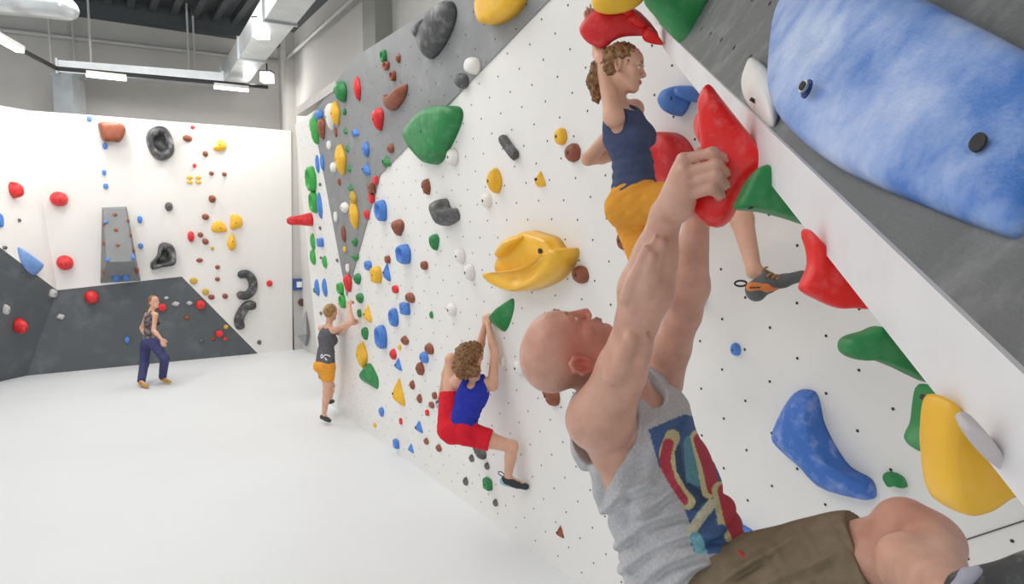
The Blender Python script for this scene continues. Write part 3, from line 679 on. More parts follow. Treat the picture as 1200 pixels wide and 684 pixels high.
# look-alikes are told apart by the hold next to each
from collections import Counter
_n = Counter(o['label'] for o, _ in AUTO)
for o, col in AUTO:
    if _n[o['label']] > 1:
        near = min((q for q in ALLH if q[0] is not o and q[1] != col), key=lambda q: (q[0].location - o.location).length)
        lb = o['label'] + f' beside a {near[1]} one'
        if len(lb.split()) <= 16: o['label'] = lb
# ================================================================== smooth bodies from blended shapes
class Body:
    """collects rounded shapes, blends them in a distance field and meshes the surface as one skin"""
    def __init__(self): self.ops = []; self.lo = np.full(3, 1e9); self.hi = np.full(3, -1e9); self.post = []
    def _add(self, fn, c0, c1, k, op):
        c0, c1 = np.array(c0, float), np.array(c1, float)
        self.ops.append((fn, c0, c1, k, op))
        if op == 'add': self.lo = np.minimum(self.lo, c0); self.hi = np.maximum(self.hi, c1)
    def cap(self, a, b, ra, rb=None, k=.02, op='add', W=None, flat=1.0, cut=False, ease=False):
        rb = ra if rb is None else rb
        a, b = np.array(a, float), np.array(b, float); ab = b - a; L2 = max(ab @ ab, 1e-9); R = max(ra, rb)
        Wn = None if W is None else np.array(W, float) / np.linalg.norm(W)
        def fn(X):
            q = X - a; t = np.clip((q @ ab) / L2, 0, 1)
            tt = t * t * (3 - 2 * t) if ease else t
            q = q - t[..., None] * ab
            r = ra + (rb - ra) * tt
            if Wn is None: d = np.sqrt((q * q).sum(-1)) - r
            else:
                qw = q @ Wn; rest = np.maximum((q * q).sum(-1) - qw * qw, 0)
                d = (np.sqrt(qw * qw + rest / flat ** 2) - r) * min(1.0, flat ** .5)
            if cut:
                n = ab / math.sqrt(L2); d = np.maximum(d, (X - b) @ n)
            return d
        m = R * max(1.0, flat)
        self._add(fn, np.minimum(a, b) - m, np.maximum(a, b) + m, k, op); return self
    def ell(self, c, r, axes=None, k=.02, op='add'):
        c = np.array(c, float); r = np.array(r, float); A = np.eye(3) if axes is None else np.array([list(v) for v in axes], float)
        def fn(X):
            q = (X - c) @ A.T; k0 = np.sqrt(((q / r) ** 2).sum(-1)) + 1e-9; k1 = np.sqrt(((q / r ** 2) ** 2).sum(-1)) + 1e-9
            return k0 * (k0 - 1) / k1
        self._add(fn, c - r.max(), c + r.max(), k, op); return self
    def chain(self, pts, rr, k=.02, op='add'):
        for i in range(len(pts) - 1): self.cap(pts[i], pts[i + 1], rr[i], rr[i + 1], k, op)
        return self
    def plane(self, p, n, k=.0):                 # keep the side the normal points away from
        p, n = np.array(p, float), np.array(n, float) / np.linalg.norm(n)
        self.ops.append((lambda X: (X - p) @ n, None, None, k, 'cut')); return self
    def build(self, h, disp=None):
        pad = 4 * h + .01
        lo = self.lo - pad; n = np.ceil((self.hi + pad - lo) / h).astype(int) + 1
        f = np.full(n, .5, np.float32)
        ax = [lo[i] + h * np.arange(n[i]) for i in range(3)]
        def grid(s): return np.stack(np.meshgrid(*[ax[i][s[i]] for i in range(3)], indexing='ij'), -1).astype(np.float32)
        for fn, c0, c1, k, op in self.ops:
            if op == 'cut':
                idx = np.argwhere(f < 6 * h)
                if len(idx) == 0: continue
                X = lo + idx * h; v = f[tuple(idx.T)]; f[tuple(idx.T)] = np.maximum(v, fn(X)); continue
            m = k + 3 * h
            i0 = np.clip(np.floor((c0 - m - lo) / h).astype(int), 0, n); i1 = np.clip(np.ceil((c1 + m - lo) / h).astype(int) + 1, 0, n)
            if (i1 <= i0).any(): continue
            s = tuple(slice(i0[j], i1[j]) for j in range(3)); g = f[s]; d = fn(grid(s)).astype(np.float32)
            if op == 'add':
                hh = np.clip(.5 + .5 * (g - d) / max(k, 1e-6), 0, 1); f[s] = g * (1 - hh) + d * hh - k * hh * (1 - hh)
            elif op == 'sub':
                e = -d; hh = np.clip(.5 + .5 * (e - g) / max(k, 1e-6), 0, 1); f[s] = g * (1 - hh) + e * hh + k * hh * (1 - hh)
        if disp is not None:
            idx = np.argwhere(np.abs(f) < 5 * h); X = lo + idx * h; f[tuple(idx.T)] += disp(X).astype(np.float32)
        return surface_nets(f, lo, h)
def surface_nets(f, lo, h):
    s = f < 0; nx, ny, nz = f.shape
    c = np.zeros((nx - 1, ny - 1, nz - 1), np.int8)
    for i in (0, 1):
        for j in (0, 1):
            for k in (0, 1): c += s[i:nx - 1 + i, j:ny - 1 + j, k:nz - 1 + k]
    act = (c > 0) & (c < 8); idx = np.argwhere(act); ids = np.full(act.shape, -1, np.int64); ids[act] = np.arange(len(idx))
    off = [(i, j, k) for i in (0, 1) for j in (0, 1) for k in (0, 1)]
    val = {o: f[idx[:, 0] + o[0], idx[:, 1] + o[1], idx[:, 2] + o[2]] for o in off}
    acc = np.zeros((len(idx), 3)); num = np.zeros(len(idx))
    for a in off:
        for d in range(3):
            if a[d] == 1: continue
            b = list(a); b[d] = 1; b = tuple(b); va, vb = val[a], val[b]; m = (va < 0) != (vb < 0)
            t = np.where(m, va / np.where(m, va - vb, 1), 0); p = np.array(a, float)[None] + 0 * acc; p[:, d] = t
            acc += np.where(m[:, None], p, 0); num += m
    V = lo + (idx + acc / num[:, None]) * h
    Q = []
    for d in range(3):
        e = [slice(None)] * 3; g = [slice(None)] * 3; e[d] = slice(0, -1); g[d] = slice(1, None)
        ch = s[tuple(e)] != s[tuple(g)]; ii = np.argwhere(ch); u, v = (d + 1) % 3, (d + 2) % 3
        ok = (ii[:, u] > 0) & (ii[:, v] > 0) & (ii[:, u] < f.shape[u] - 1) & (ii[:, v] < f.shape[v] - 1); ii = ii[ok]
        def cell(du, dv):
            q = ii.copy(); q[:, u] -= du; q[:, v] -= dv; return ids[q[:, 0], q[:, 1], q[:, 2]]
        quad = np.stack([cell(1, 1), cell(0, 1), cell(0, 0), cell(1, 0)], 1)
        flip = ~s[ii[:, 0], ii[:, 1], ii[:, 2]]; quad[flip] = quad[flip][:, ::-1]; Q.append(quad)
    return V, np.concatenate(Q)
def sdf_obj(name, body, h, m, parent, disp=None, color=None, smooth_it=1):
    V, Q = body.build(h, disp)
    Q = Q[(Q >= 0).all(1)]
    if smooth_it:                                # one light relaxing pass along the mesh edges
        for _ in range(smooth_it):
            A = np.zeros_like(V); N = np.zeros(len(V))
            for a, b in ((0, 1), (1, 2), (2, 3), (3, 0)):
                np.add.at(A, Q[:, a], V[Q[:, b]]); np.add.at(A, Q[:, b], V[Q[:, a]]); np.add.at(N, Q[:, a], 1); np.add.at(N, Q[:, b], 1)
            V = V * .5 + .5 * A / np.maximum(N, 1)[:, None]
    base = np.array(parent.location + (parent.parent.location if parent.parent is not None else Vector()))
    me = bpy.data.meshes.new(name)
    me.vertices.add(len(V)); me.vertices.foreach_set('co', (V - base).astype(np.float32).ravel())
    me.loops.add(Q.size); me.loops.foreach_set('vertex_index', Q.astype(np.int32).ravel())
    me.polygons.add(len(Q)); me.polygons.foreach_set('loop_start', np.arange(0, Q.size, 4, dtype=np.int32))
    me.update(calc_edges=True); me.validate()
    if color is not None:
        at = me.color_attributes.new('Col', 'FLOAT_COLOR', 'POINT'); at.data.foreach_set('color', color(V).astype(np.float32).ravel())
    o = obj(name, me, m, parent, True)
    return o
def nrm(v): return Vector(v).normalized()
def A3(v): return np.array(v, float)
# ---------------------------------------------------------------- anatomy
def head(B, c, fw, up, s=1.0, hi=True, jaw=1.0, ear=1.0, ez=.0, nose=.111):
    """c centre between the ears; fw towards the nose; up towards the crown"""
    up = nrm(up); fw = nrm(Vector(fw) - up * Vector(fw).dot(up)); rt = fw.cross(up)
    L = lambda x, y, z: Vector(c) + (rt * x + fw * y + up * z) * s
    ax = (rt, fw, up)
    B.ell(L(0, -.010, .034), (.076 * s, .100 * s, .088 * s), ax, .02)
    B.ell(L(0, .030, .040), (.064 * s, .064 * s, .064 * s), ax, .02)
    B.ell(L(0, .030, -.045), (.056 * s * jaw, .062 * s, .074 * s), ax, .02)
    B.ell(L(0, .068, -.098), (.024 * s, .024 * s, .020 * s), ax, .018)
    for q in (-1, 1):
        B.cap(L(q * .052 * jaw, -.002, -.052), L(q * .022, .060, -.096), .020 * s, .017 * s, .02)
        B.ell(L(q * .044, .058, -.018), (.020 * s, .022 * s, .018 * s), ax, .014)
    if hi:
        B.cap(L(-.034, .080, .020 + ez), L(.034, .080, .020 + ez), .013 * s, .013 * s, .012)
        for q in (-1, 1): B.ell(L(q * .031, .101, .001 + ez), (.017 * s, .016 * s, .012 * s), ax, .010, 'sub')
    B.cap(L(0, .088, .012 + ez), L(0, nose, -.030), .0075 * s, .0115 * s, .010)
    if hi:
        for q in (-1, 1): B.ell(L(q * .012, .100, -.035), (.008 * s, .010 * s, .007 * s), ax, .006)
        B.ell(L(0, .086, -.061), (.024 * s, .013 * s, .0065 * s), ax, .005)
        B.ell(L(0, .083, -.074), (.021 * s, .013 * s, .0075 * s), ax, .005)
    for q in (-1, 1):                            # ears
        e = lambda y, z, x=.078: L(q * (.074 + (x - .074) * ear ** 2), -.014 + (y + .014) * ear, -.006 + (z + .006) * ear)
        B.ell(e(-.016, -.010, .074), (.010 * s * ear, .018 * s * ear, .030 * s * ear), ax, .008)
        if hi:
            B.chain([e(-.002, .004, .078), e(-.006, .020, .083), e(-.018, .026, .086), e(-.030, .016, .087), e(-.032, -.004, .086), e(-.022, -.026, .083), e(-.010, -.036, .079)], [.0045 * s * ear] * 7, .004)
            B.ell(e(-.014, -.004, .083), (.011 * s * ear, .009 * s * ear, .014 * s * ear), ax, .004, 'sub')
    return L, ax
def hand(B, wr, tip, back, thumb, s=1.0, curl=(.5, .8, .6), spread=1.0, k=.008, h=.005):
    """wr wrist; tip direction of the knuckles; back normal of the back of the hand; thumb direction across to the thumb"""
    t = nrm(tip); bk = nrm(Vector(back) - t * Vector(back).dot(t)); th = nrm(Vector(thumb) - t * Vector(thumb).dot(t) - bk * Vector(thumb).dot(bk))
    W = Vector(wr)
    B.cap(W + t * .012 * s, W + t * .082 * s, .030 * s, .040 * s, .014, 'add', th, .42)
    fr = max(.0085 * s, h * .95)
    for i, (o, ln) in enumerate(((.030, .92), (.0105, 1.0), (-.010, .95), (-.029, .78))):
        p = W + t * (.085 - .006 * abs(i - 1)) * s + th * o * s
        a = 0; d = nrm(t + th * (o * 2.0 * spread)); pts = [p]
        for sg, cu in zip((.046, .028, .022), curl):
            a += cu; v = d * math.cos(a) - bk * math.sin(a); p = p + v * (sg * ln * s); pts.append(p)
        B.chain(pts, [fr * 1.1, fr * 1.02, fr * .95, fr * .85], k)
    p0 = W + t * .022 * s + th * .026 * s - bk * .006 * s
    p1 = p0 + nrm(t * .6 + th * .75 - bk * .25) * .042 * s; p2 = p1 + nrm(t * .9 + th * .25 - bk * .45) * .032 * s; p3 = p2 + nrm(t - bk * .6) * .025 * s
    B.chain([p0, p1, p2, p3], [fr * 1.5, fr * 1.25, fr * 1.1, fr * .95], k)
SKIN = mat('skin', srgb(218, 168, 143), .5, .05, 9, bump=.04, bscale=220, sss=.12, rgb2=srgb(226, 176, 150))
SKIN_M = mat('skin_ruddy', srgb(205, 140, 112), .42, .10, 9, bump=.10, bscale=160, sss=.15, rgb2=srgb(222, 158, 132))
def eye(parent, L, s, ax, q, iris=srgb(70, 90, 100), ez=0):
    white = mat('eye_white', srgb(235, 230, 225), .25, .02); ir = mat('iris', iris, .2, .1)
    def ball(c, r, m, nm, par):
        v, f = [], []
        for i in range(1, 8):
            for j in range(12):
                a, b = math.pi * i / 8, 2 * math.pi * j / 12
                v.append(Vector(c) + (ax[0] * (math.sin(a) * math.cos(b)) + ax[2] * (math.sin(a) * math.sin(b)) + ax[1] * math.cos(a)) * r)
        f = [(i * 12 + j, i * 12 + (j + 1) % 12, (i + 1) * 12 + (j + 1) % 12, (i + 1) * 12 + j) for i in range(6) for j in range(12)]
        f += [tuple(range(11, -1, -1)), tuple(range(72, 84))]
        return thing_mesh(nm, (v, f), m, par, True)
    e = ball(L(q * .032, .0795, .002 + ez), .0125 * s, white, 'eye', parent)
    ball(L(q * .032, .0862, .003 + ez), .0066 * s, ir, 'iris', e)
def lids(B, L0, s, ez=0):
    L = lambda x, y, z: L0(x, y, z + ez)
    for q in (-1, 1):
        B.chain([L(q * .018, .086, -.002), L(q * .025, .0915, .007), L(q * .035, .0905, .008), L(q * .045, .080, .001)], [.0032 * s] * 4, .004)
        B.chain([L(q * .018, .086, -.003), L(q * .026, .0895, -.007), L(q * .036, .0875, -.007), L(q * .045, .080, .000)], [.0028 * s] * 4, .004)
# ================================================================== the bald climber hanging from the overhang
def cb(r, u, f): return RGT * r + UPV * u + FWD * f          # right, up, away
def man():
    root = empty('person', P(745, 640, 1.75))
    setp(root, 'bald person in grey printed tank top and brown shorts hanging from the red fin', 'person')
    B = Body()
    H = .0042
    up_h, fw_h = cb(-.90, .20, -.40), cb(.27, .96, .02)
    hc = P(664, 412, 1.71)
    L, ax = head(B, hc, fw_h, up_h, 1.0, True, 1.08, ear=1.22, ez=.016, nose=.107)
    lids(B, L, 1.0, .016)
    sR, sL = P(708, 486, 1.62), P(772, 446, 1.93)
    eR, wR = P(747, 376, 1.46), P(781, 251, 1.42)
    eL, wL = P(801, 368, 1.82), P(816, 262, 1.68)
    nk = P(722, 462, 1.77)
    ch1, ch2 = P(738, 500, 1.79), P(768, 560, 1.77)
    wst, pel = P(806, 625, 1.73), P(838, 690, 1.70)
    side = nrm(sL - sR)
    spn = nrm(pel - ch1)
    fr = nrm(side.cross(spn)); 
    if fr.dot(RGT) < 0: fr = -fr                     # chest side
    # neck
    B.cap(L(0, -.028, -.055), nk, .058, .064, .03); B.cap(L(0, .01, -.075), nk + fr * .05, .045, .05, .03)
    B.cap(nk, sR, .055, .05, .03); B.cap(nk, sL, .055, .05, .03)
    # trunk
    B.cap(ch1, ch2, .165, .160, .03, 'add', side, .72); B.cap(ch2, wst, .160, .135, .03, 'add', side, .74); B.cap(wst, pel, .135, .155, .03, 'add', side, .78)
    for q, s_ in ((1, sL), (-1, sR)):
        B.ell(ch1 + side * (q * .07) + fr * .075 + spn * .02, (.075, .04, .06), (side, fr, spn), .03)       # pectoral
        B.cap(s_ - fr * .03 + spn * .02, ch2 + side * (q * .11) - fr * .03, .052, .04, .03)                    # latissimus
    # near arm: deltoid, biceps, elbow, forearm, wrist
    mid = sR.lerp(eR, .52)
    B.cap(sR, mid, .074, .052, .03); B.cap(mid, eR, .052, .043, .02)
    B.ell(P(700, 492, 1.60), (.075, .07, .07), None, .03)
    B.cap(sR.lerp(eR, .35) + cb(.02, 0, -.01), sR.lerp(eR, .75) + cb(.015, 0, -.012), .036, .03, .025)
    f1 = eR.lerp(wR, .30)
    B.cap(eR, f1 + cb(.002, 0, 0), .044, .058, .02, ease=True); B.cap(f1, eR.lerp(wR, .62), .058, .044, .02); B.cap(eR.lerp(wR, .6), wR, .045, .031, .02)
    B.cap(eR + cb(-.018, .01, -.01), eR.lerp(wR, .4) + cb(-.022, 0, -.01), .022, .028, .02)
    B.cap(eR + cb(.016, .02, -.012), eR.lerp(wR, .5) + cb(.020, 0, -.016), .018, .022, .02)
    B.cap(eR.lerp(wR, .5) + cb(.012, 0, -.03), wR + cb(.008, 0, -.018), .012, .007, .012)                    # tendon
    B.cap(wR, P(796, 233, 1.395), .030, .034, .02)
    # muscle ridges and veins of the near forearm
    B.cap(P(733, 350, 1.405), P(757, 292, 1.385), .014, .010, .014); B.cap(P(757, 345, 1.40), P(775, 285, 1.385), .016, .011, .014); B.cap(P(742, 360, 1.41), P(765, 300, 1.375), .010, .008, .010)
    for vn in ([(738, 345), (748, 322), (757, 306), (764, 288), (768, 276)], [(775, 350), (781, 326), (783, 302)], [(757, 306), (763, 314), (768, 330)]):
        B.chain([P(x, y, (1.405 if y > 380 else 1.392) - .008 + .042 * (abs(x - (747 + (376 - min(y, 376)) * .27)) / 30) ** 2) for x, y in vn], [.0040] * len(vn), .008)
    B.cap(P(722, 440, 1.485), P(738, 398, 1.42), .022, .015, .02); B.cap(P(745, 445, 1.52), P(757, 400, 1.44), .018, .012, .018)
    # near hand: the back towards the lens, fingers over the red hold
    D_ = -.105
    kn = [P(801, 187, 1.462 + D_), P(803, 202, 1.452 + D_), P(805, 215, 1.452 + D_), P(806, 228, 1.458 + D_)]
    pi = [P(835, 179, 1.425 + D_), P(840, 193, 1.415 + D_), P(840, 207, 1.415 + D_), P(834, 221, 1.425 + D_)]
    di = [P(846, 185, 1.448 + D_), P(849, 202, 1.44 + D_), P(849, 216, 1.44 + D_), P(843, 228, 1.445 + D_)]
    ti = [P(846, 192, 1.482 + D_), P(848, 207, 1.478 + D_), P(847, 220, 1.478 + D_), P(842, 231, 1.478 + D_)]
    for a, q in zip(kn, (0, .35, .65, 1)):
        B.cap(P(784, 241, 1.49 + D_).lerp(P(797, 245, 1.49 + D_), q), a, .022, .0145, .018)
    B.cap(P(791, 239, 1.495 + D_), P(804, 206, 1.475 + D_), .027, .027, .02)
    for a, b, c_, d_ in zip(kn, pi, di, ti):
        B.ell(a + cb(-.001, 0, -.006), (.0115,) * 3, None, .008)
        B.chain([a, b, c_, d_], [.0130, .0114, .0108, .0096], .003); B.ell(b, (.0124,) * 3, None, .004)
    B.chain([P(793, 236, 1.52 + D_), P(800, 208, 1.56 + D_), P(812, 188, 1.58 + D_), P(821, 177, 1.59 + D_)], [.019, .0155, .0125, .0105], .01)
    # far arm
    B.cap(sL, sL.lerp(eL, .5), .068, .052, .03); B.cap(sL.lerp(eL, .5), eL, .052, .045, .02)
    B.cap(eL, eL.lerp(wL, .32), .046, .055, .02); B.cap(eL.lerp(wL, .32), wL, .055, .032, .02)
    hand(B, wL, P(838, 205, 1.66) - wL, cb(-.2, .1, .9), cb(-.7, .6, -.1), 1.08, (.5, .9, .7), h=H)
    # legs
    hR, kR, aR = P(868, 694, 1.62), P(1068, 634, 1.36), P(1118, 704, 1.02)
    B.cap(hR, hR.lerp(kR, .5), .095, .078, .04); B.cap(hR.lerp(kR, .5), kR, .078, .066, .03)
    B.ell(P(1058, 616, 1.35), (.056,) * 3, None, .03); B.ell(P(1096, 640, 1.33), (.055,) * 3, None, .03)
    c1 = kR.lerp(aR, .38) + cb(-.030, -.006, 0)
    B.cap(kR + cb(.02, .012, -.03), aR, .05, .034, .02); B.cap(P(1070, 654, 1.24), c1, .046, .054, .004); B.cap(c1, aR, .054, .036, .012)
    B.cap(aR, P(1250, 700, .96), .036, .034, .02)
    hL, kL, aL = P(850, 720, 1.86), P(930, 860, 1.72), P(1010, 850, 1.40)
    B.cap(hL, kL, .09, .062, .04); B.cap(kL, kL.lerp(aL, .4), .06, .056, .02); B.cap(kL.lerp(aL, .4), aL, .056, .036, .02); B.cap(aL, P(1110, 850, 1.30), .036, .03, .02)
    B.chain([P(738, 371, 1.43), P(750, 380, 1.425), P(764, 394, 1.43)], [.004, .006, .004], .008, 'sub')       # elbow crease
    def tone(V):
        C = np.ones((len(V), 4)); base = np.array(srgb(216, 170, 150)); C[:, :3] = base
        q = V - A3(hc); x = q @ A3(ax[0]); y = q @ A3(ax[1]); z = q @ A3(ax[2])
        d = np.sqrt((x / .11) ** 2 + (y / .13) ** 2 + (z / .16) ** 2); m = np.clip(1.25 - d, 0, .25) / .25
        red = m * np.clip((y + .05) / .08, 0, 1) * np.clip((.075 - z) / .05, .25, 1)
        ear = m * np.exp(-(((y + .016) / .03) ** 2 + ((z + .008) / .035) ** 2)) * (np.abs(x) > .066)
        r_ = np.clip(.55 * red + .8 * ear, 0, 1)[:, None]; C[:, :3] = C[:, :3] * (1 - r_) + np.array(srgb(222, 128, 112)) * r_
        st = (m * np.clip((-.01 - y) / .04, 0, 1) * np.clip((.085 - z) / .05, 0, 1) * (1 - np.clip(ear * 2, 0, 1)))[:, None] * .5      # shaved hair shadow
        C[:, :3] = C[:, :3] * (1 - st) + np.array(srgb(160, 128, 112)) * st
        kn_ = np.exp(-((np.sqrt(((V - A3(P(1058, 612, 1.35))) ** 2).sum(1))) / .09) ** 2)[:, None] * .5
        C[:, :3] = C[:, :3] * (1 - kn_) + np.array(srgb(214, 140, 120)) * kn_
        return C
    mk = mat('skin_ruddy_tone', (1, 1, 1), .42, .0, 9, bump=.10, bscale=160, sss=.12); nt = mk.node_tree; b_ = nt.nodes['Principled BSDF']
    vc_ = nt.nodes.new('ShaderNodeVertexColor'); vc_.layer_name = 'Col'
    nz = nt.nodes.new('ShaderNodeTexNoise'); nz.inputs['Scale'].default_value = 18; nz.inputs['Detail'].default_value = 6; tq = nt.nodes.new('ShaderNodeTexCoord'); nt.links.new(tq.outputs['Object'], nz.inputs['Vector'])
    rr_ = nt.nodes.new('ShaderNodeValToRGB'); rr_.color_ramp.elements[0].position = .36; rr_.color_ramp.elements[1].position = .66; rr_.color_ramp.elements[0].color = (.88, .80, .77, 1); rr_.color_ramp.elements[1].color = (1.04, 1.03, 1.02, 1)
    mu = nt.nodes.new('ShaderNodeMixRGB'); mu.blend_type = 'MULTIPLY'; mu.inputs[0].default_value = 1
    nt.links.new(nz.outputs['Fac'], rr_.inputs['Fac']); nt.links.new(vc_.outputs['Color'], mu.inputs[1]); nt.links.new(rr_.outputs['Color'], mu.inputs[2]); nt.links.new(mu.outputs[0], b_.inputs['Base Color'])
    body = sdf_obj('body', B, .0038, mk, root, None, tone)
    for q in (1, -1): eye(root, L, 1.0, ax, q, ez=.016)
    bw_ = Body()
    for q in (1, -1): bw_.chain([L(q * .016, .097, .037), L(q * .032, .095, .043), L(q * .048, .081, .037)], [.0035, .004, .0025], .004)
    sdf_obj('eyebrows', bw_, .003, mat('brow_hair', srgb(170, 120, 90), .7, .1), root)
    Lp = Body(); Lp.chain([L(-.022, .083, -.066), L(0, .0975, -.0635), L(.022, .083, -.066)], [.003, .0048, .003], .004); Lp.chain([L(-.02, .082, -.070), L(0, .095, -.074), L(.02, .082, -.070)], [.003, .0058, .003], .004)
    sdf_obj('lips', Lp, .003, mat('lip_pale', srgb(196, 124, 112), .45, .05), root)
    # stubble-short hair is shaved: bare scalp. finger nails
    nail = mat('nail', srgb(225, 180, 165), .3, .03)
    for c_, d_ in zip(di, ti):
        n_ = Body(); p = c_.lerp(d_, .45) + cb(.0088, 0, -.002); n_.cap(p, p + (d_ - c_) * .35, .0045, .0045); sdf_obj('finger_nail', n_, .0022, nail, root)
    # ---- tank top
    S = Body(); g = .013
    S.cap(ch1 - spn * .035, ch2, .172 + g, .166 + g, .03, 'add', side, .74)
    S.cap(ch2, wst, .166 + g, .145 + g, .03, 'add', side, .78); S.cap(wst, pel + spn * .03, .142 + g, .155 + g, .03, 'add', side, .76)
    S.cap(P(776, 640, 1.71), P(805, 720, 1.68), .09, .11, .05)                                # loose back of the shirt
    S.cap(P(738, 585, 1.71), P(775, 700, 1.70), .05, .085, .05)
    for q, s_ in ((1, sL), (-1, sR)):
        S.ell(ch1 + side * (q * .07) + fr * .08 + spn * .03, (.082 + g * .5, .045 + g * .5, .07), (side, fr, spn), .03)
        S.cap(nk + side * (q * .085) - spn * .0 + fr * .03, ch1 + side * (q * .10) + fr * .07, .034, .05, .03)
        S.cap(nk + side * (q * .085) - fr * .01, ch1 + side * (q * .10) - fr * .07, .034, .05, .03)
    # arm holes and neck
    S.cap(P(702, 510, 1.35), P(705, 508, 1.70), .088, .080, .012, 'sub'); S.cap(sR, eR, .085, .055, .012, 'sub'); S.cap(P(698, 470, 1.6), P(690, 500, 1.55), .055, .055, .012, 'sub')
    S.cap(sL + side * .06, sL - side * .02, .085, .07, .012, 'sub'); S.cap(sL, eL, .08, .06, .012, 'sub')
    S.cap(nk - spn * .12 + fr * .05, nk + fr * .075 + spn * .015, .088, .066, .012, 'sub'); S.cap(hc, nk, .095, .07, .012, 'sub')
    S.plane(pel + spn * .10, spn)
    def creases(X, lines, amp, wd, sh):
        q = X - A3(CAM); d = q @ A3(FWD); x = 600 + F * (q @ A3(RGT)) / d; y = 342 - F * (q @ A3(UPV)) / d
        r = np.zeros(len(X))
        for pl in lines:
            for dy, a in ((0, -amp), (sh, amp * .9)):
                dm = np.full(len(X), 1e9)
                for (x0, y0), (x1, y1) in zip(pl[:-1], pl[1:]):
                    l2 = (x1 - x0) ** 2 + (y1 - y0) ** 2; t = np.clip(((x - x0) * (x1 - x0) + (y - dy - y0) * (y1 - y0)) / l2, 0, 1)
                    dm = np.minimum(dm, np.hypot(x - x0 - t * (x1 - x0), y - dy - y0 - t * (y1 - y0)))
                r += a * np.exp(-(dm / wd) ** 2)
        return r
    def folds(X):
        t = (X - A3(wst)) @ A3(spn); u = (X - A3(wst)) @ A3(side); w_ = (X - A3(wst)) @ A3(fr)
        m1 = np.exp(-((t - .02) / .11) ** 2)
        ph = t * 2 * np.pi / .056 + 3.0 * np.sin(w_ * 10 + u * 8 + t * 9) + 1.3 * np.sin(w_ * 27 - t * 21 + 1) - w_ * 26
        a = np.abs(np.sin(ph * .5)) - .5
        m2 = np.exp(-((t + .20) / .16) ** 2)
        ph2 = (w_ * .9 + t * .5) * 2 * np.pi / .075 + 1.6 * np.sin(t * 21 + u * 12)
        cr = creases(X, [[(728, 668), (762, 642), (806, 626), (852, 628)], [(742, 690), (780, 660), (822, 646), (866, 646)], [(722, 640), (756, 612), (796, 598), (826, 602)], [(706, 600), (728, 578), (762, 566)], [(752, 600), (790, 572), (812, 566)], [(790, 684), (815, 664), (850, 656)]], .009, 4.5, 9)
        return cr - .012 * m1 * a - .016 * m2 * (np.abs(np.sin(ph2 * .5)) - .5) - .0018 * np.sin(X[:, 0] * 70 + 2 * np.sin(X[:, 2] * 50))
    def paint(V):
        q = V - A3(CAM); d = q @ A3(FWD); x = 600 + F * (q @ A3(RGT)) / d; y = 342 - F * (q @ A3(UPV)) / d
        front = ((V - A3(ch1) - ((V - A3(ch1)) @ A3(spn))[:, None] * A3(spn)) @ A3(fr)) > .0
        C = np.ones((len(V), 4)); C[:, :3] = srgb(190, 190, 192)
        def inpoly(poly):
            r = np.zeros(len(V), bool); j = len(poly) - 1
            for i in range(len(poly)):
                xi, yi = poly[i]; xj, yj = poly[j]
                with np.errstate(divide='ignore', invalid='ignore'):
                    r ^= ((yi > y) != (yj > y)) & (x < (xj - xi) * (y - yi) / (yj - yi + 1e-9) + xi)
                j = i
            return r & front
        def stroke(pl, wd, col, msk):
            dm = np.full(len(V), 1e9)
            for (x0, y0), (x1, y1) in zip(pl[:-1], pl[1:]):
                l2 = (x1 - x0) ** 2 + (y1 - y0) ** 2; t = np.clip(((x - x0) * (x1 - x0) + (y - y0) * (y1 - y0)) / l2, 0, 1)
                dm = np.minimum(dm, np.hypot(x - x0 - t * (x1 - x0), y - y0 - t * (y1 - y0)))
            C[msk & (dm < wd), :3] = srgb(*[c * .86 + 190 * .14 for c in col])
        area_ = inpoly([(760, 503), (802, 485), (830, 492), (900, 560), (920, 650), (815, 648), (806, 630), (808, 612), (800, 590), (786, 570), (772, 545)])
        C[area_, :3] = srgb(82, 108, 152)
        stroke([(812, 520), (815, 560)], 11, (92, 150, 168), area_)
        stroke([(806, 572), (822, 582), (838, 578)], 7, (45, 62, 88), area_)
        stroke([(788, 528), (795, 575), (812, 588)], 10, (50, 70, 100), area_)
        stroke([(788, 512), (781, 530), (784, 555), (797, 578), (806, 588)], 9, (214, 205, 150), area_)
        stroke([(783, 520), (779, 540), (786, 565), (800, 586)], 6.5, (196, 62, 78), area_)
        stroke([(818, 512), (826, 545), (831, 575)], 9, (214, 205, 150), area_); stroke([(820, 515), (830, 545), (836, 572)], 7.5, (188, 56, 74), area_)
        stroke([(845, 575), (852, 610), (866, 640)], 11, (214, 205, 150), area_); stroke([(850, 575), (858, 610), (872, 640)], 9, (196, 52, 66), area_)
        stroke([(806, 628), (822, 605), (834, 590)], 6, (214, 212, 180), area_)
        stroke([(815, 630), (822, 645)], 7, (120, 190, 205), area_)
        stroke([(832, 640), (846, 620)], 6, (60, 96, 150), area_)
        return C
    ms = bpy.data.materials.new('grey_jersey_print'); ms.use_nodes = True; nt = ms.node_tree; b = nt.nodes['Principled BSDF']; b.inputs['Roughness'].default_value = .85; b.inputs['Specular IOR Level'].default_value = .2
    vc = nt.nodes.new('ShaderNodeVertexColor'); vc.layer_name = 'Col'
    tc = nt.nodes.new('ShaderNodeTexCoord'); no = nt.nodes.new('ShaderNodeTexNoise'); no.inputs['Scale'].default_value = 160; no.inputs['Detail'].default_value = 5
    mp = nt.nodes.new('ShaderNodeMapRange'); mp.inputs['From Min'].default_value = .3; mp.inputs['From Max'].default_value = .7; mp.inputs['To Min'].default_value = .82; mp.inputs['To Max'].default_value = 1.1
    mx = nt.nodes.new('ShaderNodeMixRGB'); mx.blend_type = 'MULTIPLY'; mx.inputs[0].default_value = 1
